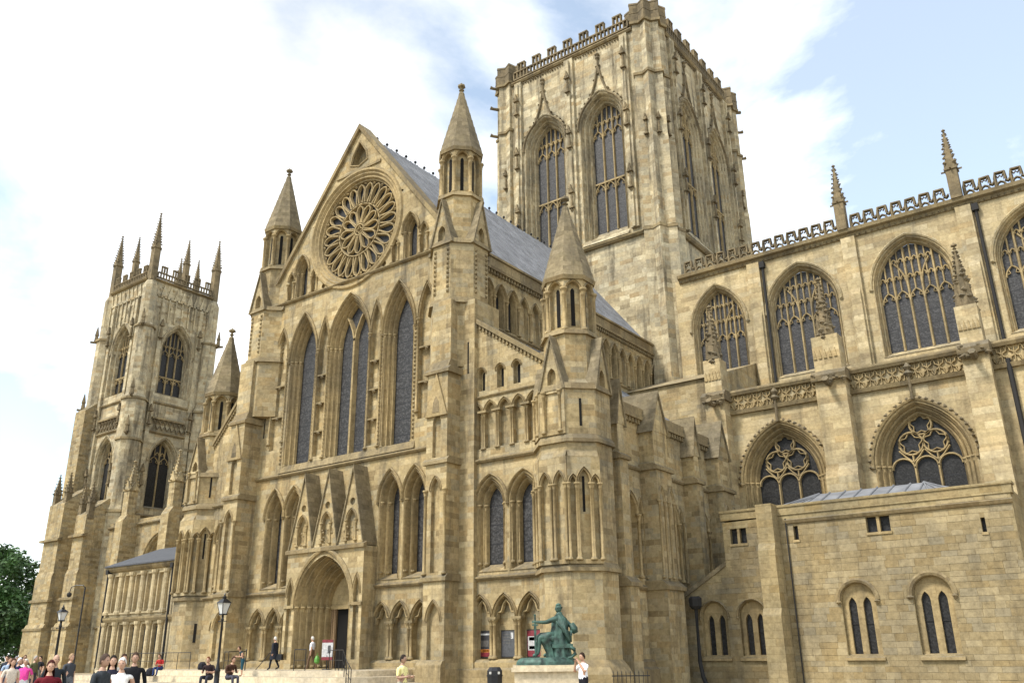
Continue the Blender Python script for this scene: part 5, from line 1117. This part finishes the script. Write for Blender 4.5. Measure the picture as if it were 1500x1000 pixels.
        if long_hair:
            rows2 = []
            for j in range(5):
                t = j / 4; rows2.append([hc + Vector((cos(a) * (.088 + .03 * t), sin(a) * .085 + .03, -.02 - .3 * t)) * s for a in [pi * (-.08 + 1.16 * i / 10) for i in range(11)]])
            mb.add([v for r_ in rows2 for v in r_], [(j * 11 + i, j * 11 + i + 1, (j + 1) * 11 + i + 1, (j + 1) * 11 + i) for j in range(4) for i in range(10)])
        h = mb.build('hair', cloth(hair), o, True)
    return o
def toward(x, y, tx, ty): return atan2(ty - y, tx - x) + pi / 2      # rotation so that -Y points at the target
CAMD = lambda x, y: toward(x, y, 0, 0)
# on the platform
suit = person('white-haired man in a long dark coat walking with a stick before the arcade', (-41.6, 33.3, .88), radians(-70), 1.76, (.02, .022, .03), (.018, .02, .026), (.5, .48, .44), 'walk', 'long', build=1.25)
mb = MB(); n_ = 14; mb.loft(south(0, 0), [[(rx * cos(2 * pi * i / n_), z, ry * sin(2 * pi * i / n_)) for i in range(n_)] for z, rx, ry in ((1.36, .2, .15), (1.1, .2, .16), (.85, .24, .2), (.55, .27, .25))], True); mb.build('coat', cloth((.02, .022, .03)), suit, True)
t = thing('walking_stick', 'long dark walking stick held out by the man in the dark coat', 'stick', (-41.9, 33.0, .88)); mb = MB(); mb.tube([(.15, .15, .95), (-.55, -.25, .02)], .02, 6); mb.build('shaft', 'iron', t); mb = MB(); mb.lathe((.15, .15, .93), [(.03, 0), (.035, .05), (.02, .09)], 6); mb.build('grip', 'wood', t)
t = thing('shoulder_bag', 'black shoulder bag carried by the man in the dark coat', 'bag', (-41.3, 33.45, 1.4)); mb = MB(); mb.frust(0, 0, .16, 0, .14, .32, 4, pi / 4 + .5); mb.build('bag_body', 'iron', t); mb = MB(); mb.tube([(-.1, 0, .3), (0, 0, .55), (.1, 0, .3)], .015, 5); mb.build('strap', 'iron', t)
person('white-haired man in a pale shirt and brown trousers walking past the doorway', (-39.6, 34.3, .88), radians(-70), 1.74, (.62, .64, .70), (.13, .08, .05), (.5, .48, .44), 'walk', 'short')
t = thing('carrier_bag', 'bright green carrier bag held by the man in the pale shirt', 'bag', (-39.15, 34.3, 1.2)); M['green'] = plain('green_plastic', (.09, .27, .04), .5, 0, .3, 12, .3)
mb = MB(); mb.lathe((0, 0, 0), [(.08, 0), (.15, .08), (.14, .25), (.08, .4)], 8); mb.build('bag_body', 'green', t); mb = MB(); mb.tube([(-.06, 0, .38), (0, 0, .56), (.06, 0, .38)], .012, 5); mb.build('handle', 'green', t)
person('boy in dark teal shorts and dark vest leaning forward on the steps', (-41.2, 30.9, .6), radians(-20), 1.58, (.03, .045, .05), (.02, .07, .10), (.06, .03, .02), 'lean', 'none', True)
person('person in a red top and blue jeans sitting on the step edge', (-47.0, 29.7, .62), radians(20), 1.66, (.42, .03, .03), (.03, .05, .14), (.08, .04, .02), 'sit', 'short')
for x, y, lab in ((-48.6, 30.1, 'black rucksack on the step beside the person in red'), (-48.3, 33.3, 'dark heap of bags lying against the wall railing')):
    t = thing('rucksack', lab, 'bag', (x, y, .6 if y < 32 else .88)); mb = MB(); mb.lathe((0, 0, 0), [(.2, 0), (.26, .1), (.24, .32), (.12, .45)], 9); mb.build('bag_body', cloth((.02, .02, .025)), t); mb = MB(); mb.tube([(-.1, -.1, .4), (0, -.2, .3), (.08, -.24, .12)], .025, 5); mb.build('strap', cloth((.02, .02, .025)), t)
# seated pair on a bench by the lamp
t = thing('stone_bench', 'low stone bench under the pair seated by the lamp', 'bench', (-29.6, 21.2, 0), yaw); G = south(0, 0)
mb = MB(); mb.box(G, -.9, .9, .38, .48, -.25, .25); mb.build('seat', 'step', t)
for q in (-.65, .65): mb = MB(); mb.box(G, q - .12, q + .12, 0, .38, -.2, .2); mb.build('leg', 'step', t)
person('person with auburn hair in a dark top hunched on the bench by the lamp', (-29.95, 21.0, .5), CAMD(-30, 21) - .5, 1.6, (.03, .02, .022), (.03, .03, .04), (.12, .035, .012), 'sit', 'short')
person('person in a brown jacket hunched on the bench by the lamp', (-29.35, 21.45, .5), CAMD(-30, 21) + .6, 1.6, (.06, .03, .02), (.06, .06, .08), (.05, .025, .015), 'sit', 'long')
# right hand side
person('man in a pale yellow shirt looking down at something in his hands', (-17.4, 18.3, 0), radians(100), 1.62, (.72, .66, .30), (.35, .33, .25), (.02, .015, .012), 'read', 'short', tone=.75)
person('person in a white shirt raising both hands to the face beside the statue', (-14.3, 22.6, 0), radians(-20), 1.62, (.72, .72, .74), (.015, .015, .02), (.03, .018, .012), 'photo', 'short')
# crowd at the lower left
CR = [('woman in a maroon tee shirt with dark red hair in the crowd', -17.67, 8.83, 1.6, (.12, .012, .018), (.05, .05, .08), (.05, .012, .01), 'short', True, .1),
      ('man in a charcoal printed tee shirt in the crowd', -16.35, 9.15, 1.70, (.035, .04, .045), (.04, .04, .05), (.06, .04, .03), 'short', False, .9),
      ('white-haired woman in a white sleeveless top in the crowd', -17.06, 9.94, 1.63, (.75, .73, .70), (.3, .28, .25), (.62, .60, .55), 'none', False, -.2),
      ('man in a black jacket walking behind the white-haired woman', -19.84, 11.86, 1.74, (.012, .012, .014), (.02, .02, .025), (.05, .03, .02), 'long', False, .0),
      ('woman with long dark hair in a navy jacket and pale top', -19.24, 10.98, 1.68, (.02, .02, .035), (.02, .02, .03), (.015, .012, .01), 'long', True, .1),
      ('dark-haired person half hidden behind the white-haired woman', -22.56, 13.16, 1.72, (.25, .24, .22), (.05, .05, .06), (.04, .02, .012), 'long', False, .2),
      ('bald man in a dark coat behind the woman in maroon', -21.86, 11.03, 1.72, (.02, .025, .03), (.02, .02, .025), None, 'long', False, .2),
      ('man in a grey tee shirt and grey shorts standing before the buttress', -32.06, 16.7, 1.78, (.05, .055, .065), (.13, .14, .16), (.3, .2, .12), 'short', False, .7),
      ('woman in a bright pink top in the far crowd', -33.33, 15.77, 1.62, (.62, .06, .28), (.5, .5, .52), (.5, .45, .38), 'short', False, -.4),
      ('person in a navy top and pale cap in the far crowd', -34.63, 16.13, 1.66, (.02, .025, .08), (.03, .035, .09), (.55, .56, .6), 'short', False, .5),
      ('woman in a cream top with dark hair in the far crowd', -29.3, 13.46, 1.64, (.55, .48, .40), (.12, .12, .15), (.05, .02, .012), 'short', True, .3),
      ('person in a grey blue jacket in the far crowd under the tree', -46.84, 21.65, 1.74, (.12, .15, .2), (.05, .05, .07), (.2, .2, .22), 'long', False, .3),
      ('person in a dark jacket in the far crowd under the tree', -50.53, 22.88, 1.78, (.03, .035, .05), (.03, .03, .04), (.05, .03, .02), 'long', False, -.5),
      ('person in a pale blue shirt deep in the crowd under the tree', -39.5, 18.0, 1.7, (.3, .38, .5), (.05, .06, .1), (.05, .03, .02), 'short', False, .4),
      ('person in a white tee shirt deep in the crowd under the tree', -41.8, 19.7, 1.68, (.6, .6, .58), (.06, .07, .12), (.12, .07, .04), 'short', True, -.6),
      ('person in an olive jacket beside the west buttress', -44.6, 21.5, 1.75, (.10, .10, .05), (.04, .04, .05), (.3, .28, .26), 'long', False, .9),
      ('child in a red tee shirt walking in the far crowd', -37.4, 17.4, 1.35, (.4, .04, .04), (.05, .06, .12), (.08, .04, .02), 'short', False, .2),
      ('person in a beige coat at the back of the crowd', -52.5, 24.6, 1.72, (.35, .29, .2), (.05, .05, .06), (.04, .025, .015), 'long', False, 1.2),
      ('person in a black tee shirt at the back of the crowd', -54.5, 26.6, 1.76, (.015, .015, .018), (.12, .11, .09), (.03, .02, .015), 'short', False, -.9),
      ('person in a brown patterned top in the far crowd by the buttress', -48.68, 22.93, 1.80, (.16, .08, .06), (.05, .05, .06), (.09, .05, .03), 'short', True, .1)]
for i, (lab, x, y, h, tp, bt_, hr, sl, lh, dr) in enumerate(CR): person(lab, (x, y, 0), CAMD(x, y) + dr, h, tp, bt_, hr, 'walk' if i % 3 else 'stand', sl, i == 7, lh, tone=random.choice((.9, 1.05, 1.15)))
# ---------------------------------------------------------------- bronze statue on its pedestal
M['bronze'] = plain('verdigris_bronze', (.034, .074, .058), .6, .15, .7, 4, .85)
ST = thing('bronze_statue', 'green bronze seated figure in robes on a stone pedestal', 'statue', (-20.55, 29.85, 0), yaw)
PED = thing('statue_pedestal', 'moulded pale stone pedestal under the bronze statue', 'pedestal', (-20.55, 29.85, 0), yaw)
G = south(0, 0)
for n, w, d_, z0, z1 in (('base', 1.45, .95, 0, .25), ('die', 1.3, .8, .25, .95), ('cornice', 1.42, .92, .95, 1.08), ('cap', 1.36, .86, 1.08, 1.18)): mb = MB(); mb.box(G, -w, w, z0, z1, -d_, d_); mb.build(n, 'step', PED)
zb = 1.185
mb = MB(); n = 28; rows = []
for z, k in ((0, 1), (.1, .99), (.2, .93), (.27, .82)): rows.append([(1.2 * k * cos(2 * pi * i / n) * (1 + .03 * sin(5 * i)), zb + z, .72 * k * sin(2 * pi * i / n) * (1 + .04 * cos(3 * i))) for i in range(n)])
mb.loft(G, rows, True); mb.add([G(*p) for p in rows[-1]], [tuple(range(n))]); mb.build('plinth', 'bronze', ST)
z0 = zb + .22
VV = [(.5, 0, .78), (.53, 0, 1.12), (.5, 0, 1.45), (.53, 0, 1.68), (.53, -.02, 1.8)]; EE = [(0, 1), (1, 2), (2, 3), (3, 4)]; RR = [(.28, .24), (.27, .22), (.33, .25), .13, .11]; CC = [0] * 5
def chain(par, pts, rads):
    for p, r in zip(pts, rads): VV.append(p); EE.append((par, len(VV) - 1)); RR.append(r); CC.append(0); par = len(VV) - 1
    return par
chain(0, [(.32, -.2, .72), (-.3, -.22, .82), (-.36, -.24, .2), (-.58, -.26, .1)], [.17, .13, .085, .07]); chain(0, [(.32, .2, .72), (-.1, .3, .78), (.08, .32, .2), (-.14, .34, .1)], [.17, .13, .085, .07])
w1 = chain(2, [(.34, -.26, 1.5), (-.02, -.32, 1.36), (-.4, -.3, 1.38)], [.115, .085, .055]); hand(VV, EE, RR, CC, w1, (-1, 0, .05), (0, .3, 1), .7, 1.35)
w2 = chain(2, [(.68, .26, 1.5), (1.02, .1, 1.2), (.98, -.15, .98)], [.12, .09, .06]); hand(VV, EE, RR, CC, w2, (-.1, -.5, -.6), (1, 0, 0), .5, 1.35)
m2 = skin_mesh([(x, y, z + z0) for x, y, z in VV], EE, RR, 2); bm = bmesh.new(); bm.from_mesh(m2); hc = Vector((.5, -.03, 1.9 + z0))
r = bmesh.ops.create_uvsphere(bm, u_segments=18, v_segments=14, radius=1)
for v in r['verts']:
    x, y, z = v.co; f = max(0, -x); co = Vector((x * .135, y * .11, z * .17))
    if abs(y) < .35 and f > .5 and -.35 < z < .12: co.x -= .035 * (1 - abs(y) / .35) * max(0, 1 - abs(z + .15) / .3)
    if z < -.55: co.x -= .015
    v.co = hc + co
for q in range(60):
    f = random.uniform(0, 2 * pi); th = random.uniform(.0, 1.5); p = Vector((cos(f) * sin(th), sin(f) * sin(th), cos(th)))
    if p.x < -.6 and th > .9: continue
    e = bmesh.ops.create_icosphere(bm, subdivisions=1, radius=.035)
    for v in e['verts']: v.co = hc + Vector((p.x * .14, p.y * .115, p.z * .17)) + v.co
bm.to_mesh(m2); bm.free(); m2.materials.clear(); m2.materials.append(M['bronze'])
for p in m2.polygons: p.material_index = 0; p.use_smooth = True
fg = bpy.data.objects.new('figure', m2); COL.objects.link(fg); fg.parent = ST
def folds(name, rows, amp, k):
    mb = MB(); n = 44; rr = []
    for j, (x, z, rx, ry) in enumerate(rows):
        t = j / (len(rows) - 1); rr.append([(x + (rx + amp * t * sin(k * 2 * pi * i / n + j * .35)) * cos(2 * pi * i / n), z0 + z, (ry + amp * t * cos(k * 2 * pi * i / n + j * .3)) * sin(2 * pi * i / n)) for i in range(n)])
    mb.loft(G, rr, True); mb.add([G(*p) for p in rr[0]], [tuple(range(n))]); mb.add([G(*p) for p in rr[-1]], [tuple(range(n))]); return mb.build(name, 'bronze', ST, True)
folds('robe', [(.52, 1.64, .16, .2), (.52, 1.5, .31, .33), (.53, 1.2, .33, .33), (.5, .9, .36, .34), (.5, .6, .42, .38), (.52, .3, .4, .4), (.52, .03, .44, .43)], .05, 9)
folds('lap_drapery', [(.3, 1.02, .1, .2), (.1, .98, .36, .33), (-.02, .85, .42, .36), (-.02, .7, .38, .36), (.1, .5, .25, .34), (.2, .2, .2, .32), (.22, .04, .24, .34)], .04, 8)
mb = MB()
for q in range(7):
    t = q / 6; pts = [(.3 + .06 * q, -.24 - .02 * q, z0 + 1.55 - .02 * q), (.45 + .05 * q, -.34, z0 + 1.3 - .06 * q), (.75 + .02 * q, -.3, z0 + 1.05 - .07 * q), (.98, -.1, z0 + .95 - .05 * q)]
    mb.tube(pts, [.03, .05, .05, .03], 6)
mb.build('cloak_folds', 'bronze', ST, True)
mb = MB(); mb.tube([(1.0, .0, z0 + 1.3), (1.1, -.05, z0 + 1.1), (1.16, -.05, z0 + .95)], [.12, .16, .1], 8); mb.build('sleeve', 'bronze', ST, True)
mb = MB(); mb.box(G, .2, 1.02, z0 + .4, z0 + .55, -.42, .42); mb.build('seat', 'bronze', ST)
for q in (-.38, .38): mb = MB(); mb.tube([(.9, q, z0 + .45), (1.08, q, z0 + .35), (1.12, q, z0 + .18), (.95, q, z0 + .05), (.8, q, z0 + .02)], [.06, .06, .055, .05, .06], 8); mb.build('chair_leg', 'bronze', ST, True)
mb = MB(); mb.tube([(-.46, -.3, z0 + 1.62), (-.46, -.3, z0 + 1.3)], .035, 6); mb.lump((-.46, -.3, z0 + 1.64), .06); mb.box(south(-.46, -.3), -.12, .12, z0 + 1.24, z0 + 1.3, -.03, .03); mb.frust(-.46, -.3, .035, z0 + .1, .05, z0 + 1.24, 4, pi / 4); mb.build('sword', 'bronze', ST)
# ---------------------------------------------------------------- trees at the far left
M['leaf'] = plain('leaf_green', (.045, .105, .022), .6, 0, 0, .45, .55)
M['bark'] = plain('bark', (.08, .06, .045), .9, 0, .5, 8, .3)
def tree(x, y, h, r, label, seed, nl=5200):
    rs = random.Random(seed); t = thing('leafy_tree', label, 'tree', (x, y, 0), 0, 'trees beyond the west tower')
    mb = MB(); mb.tube([(0, 0, 0), (.1, .05, h * .2), (-.1, .1, h * .42), (.1, 0, h * .75)], [.45, .36, .26, .08], 8); tips = []
    for k in range(14):
        a = rs.uniform(0, 2 * pi); z = h * rs.uniform(.2, .7); p = Vector((cos(a) * r * rs.uniform(.45, .85), sin(a) * r * rs.uniform(.45, .85), z + h * rs.uniform(.08, .22)))
        mb.tube([(0, 0, z), p * .5 + Vector((0, 0, z * .5)), p], [.16, .1, .03], 5); tips.append(p)
    mb.build('trunk', 'bark', t)
    cl = [(p, r * rs.uniform(.22, .4)) for p in tips]
    for k in range(46):
        a = rs.uniform(0, 2 * pi); q = rs.uniform(-.9, 1); rad = r * sqrt(max(.05, 1 - q * q)) * rs.uniform(.5, .95); cl.append((Vector((cos(a) * rad, sin(a) * rad, h * .5 + q * h * .44)), r * rs.uniform(.16, .34)))
    mb = MB()
    for i in range(nl):
        c, cr_ = rs.choice(cl); d = Vector((rs.gauss(0, 1), rs.gauss(0, 1), rs.gauss(0, 1))).normalized() * cr_ * rs.uniform(.5, 1.08); p = c + d
        u = Vector((rs.gauss(0, 1), rs.gauss(0, 1), rs.gauss(0, .6))).normalized(); w = u.cross(Vector((rs.gauss(0, 1), rs.gauss(0, 1), rs.gauss(0, 1)))).normalized(); s_ = rs.uniform(.2, .42)
        mb.add([p - u * s_, p + w * s_ * .55, p + u * s_, p - w * s_ * .55], [(0, 1, 2, 3)])
    me = bpy.data.meshes.new('crown'); me.from_pydata(mb.v, [], mb.f); me.materials.append(M['leaf']); o = bpy.data.objects.new('crown', me); COL.objects.link(o); o.parent = t
tree(-141, 60, 17.5, 7.5, 'broad green tree standing beyond the west tower buttresses', 5, 16000)
tree(-131, 50, 12, 6.5, 'lower dark green tree in front of the broad tree at the west end', 9, 13000)
tree(-152, 70, 13, 7, 'low rounded tree farthest off beyond the west tower', 12, 9000)
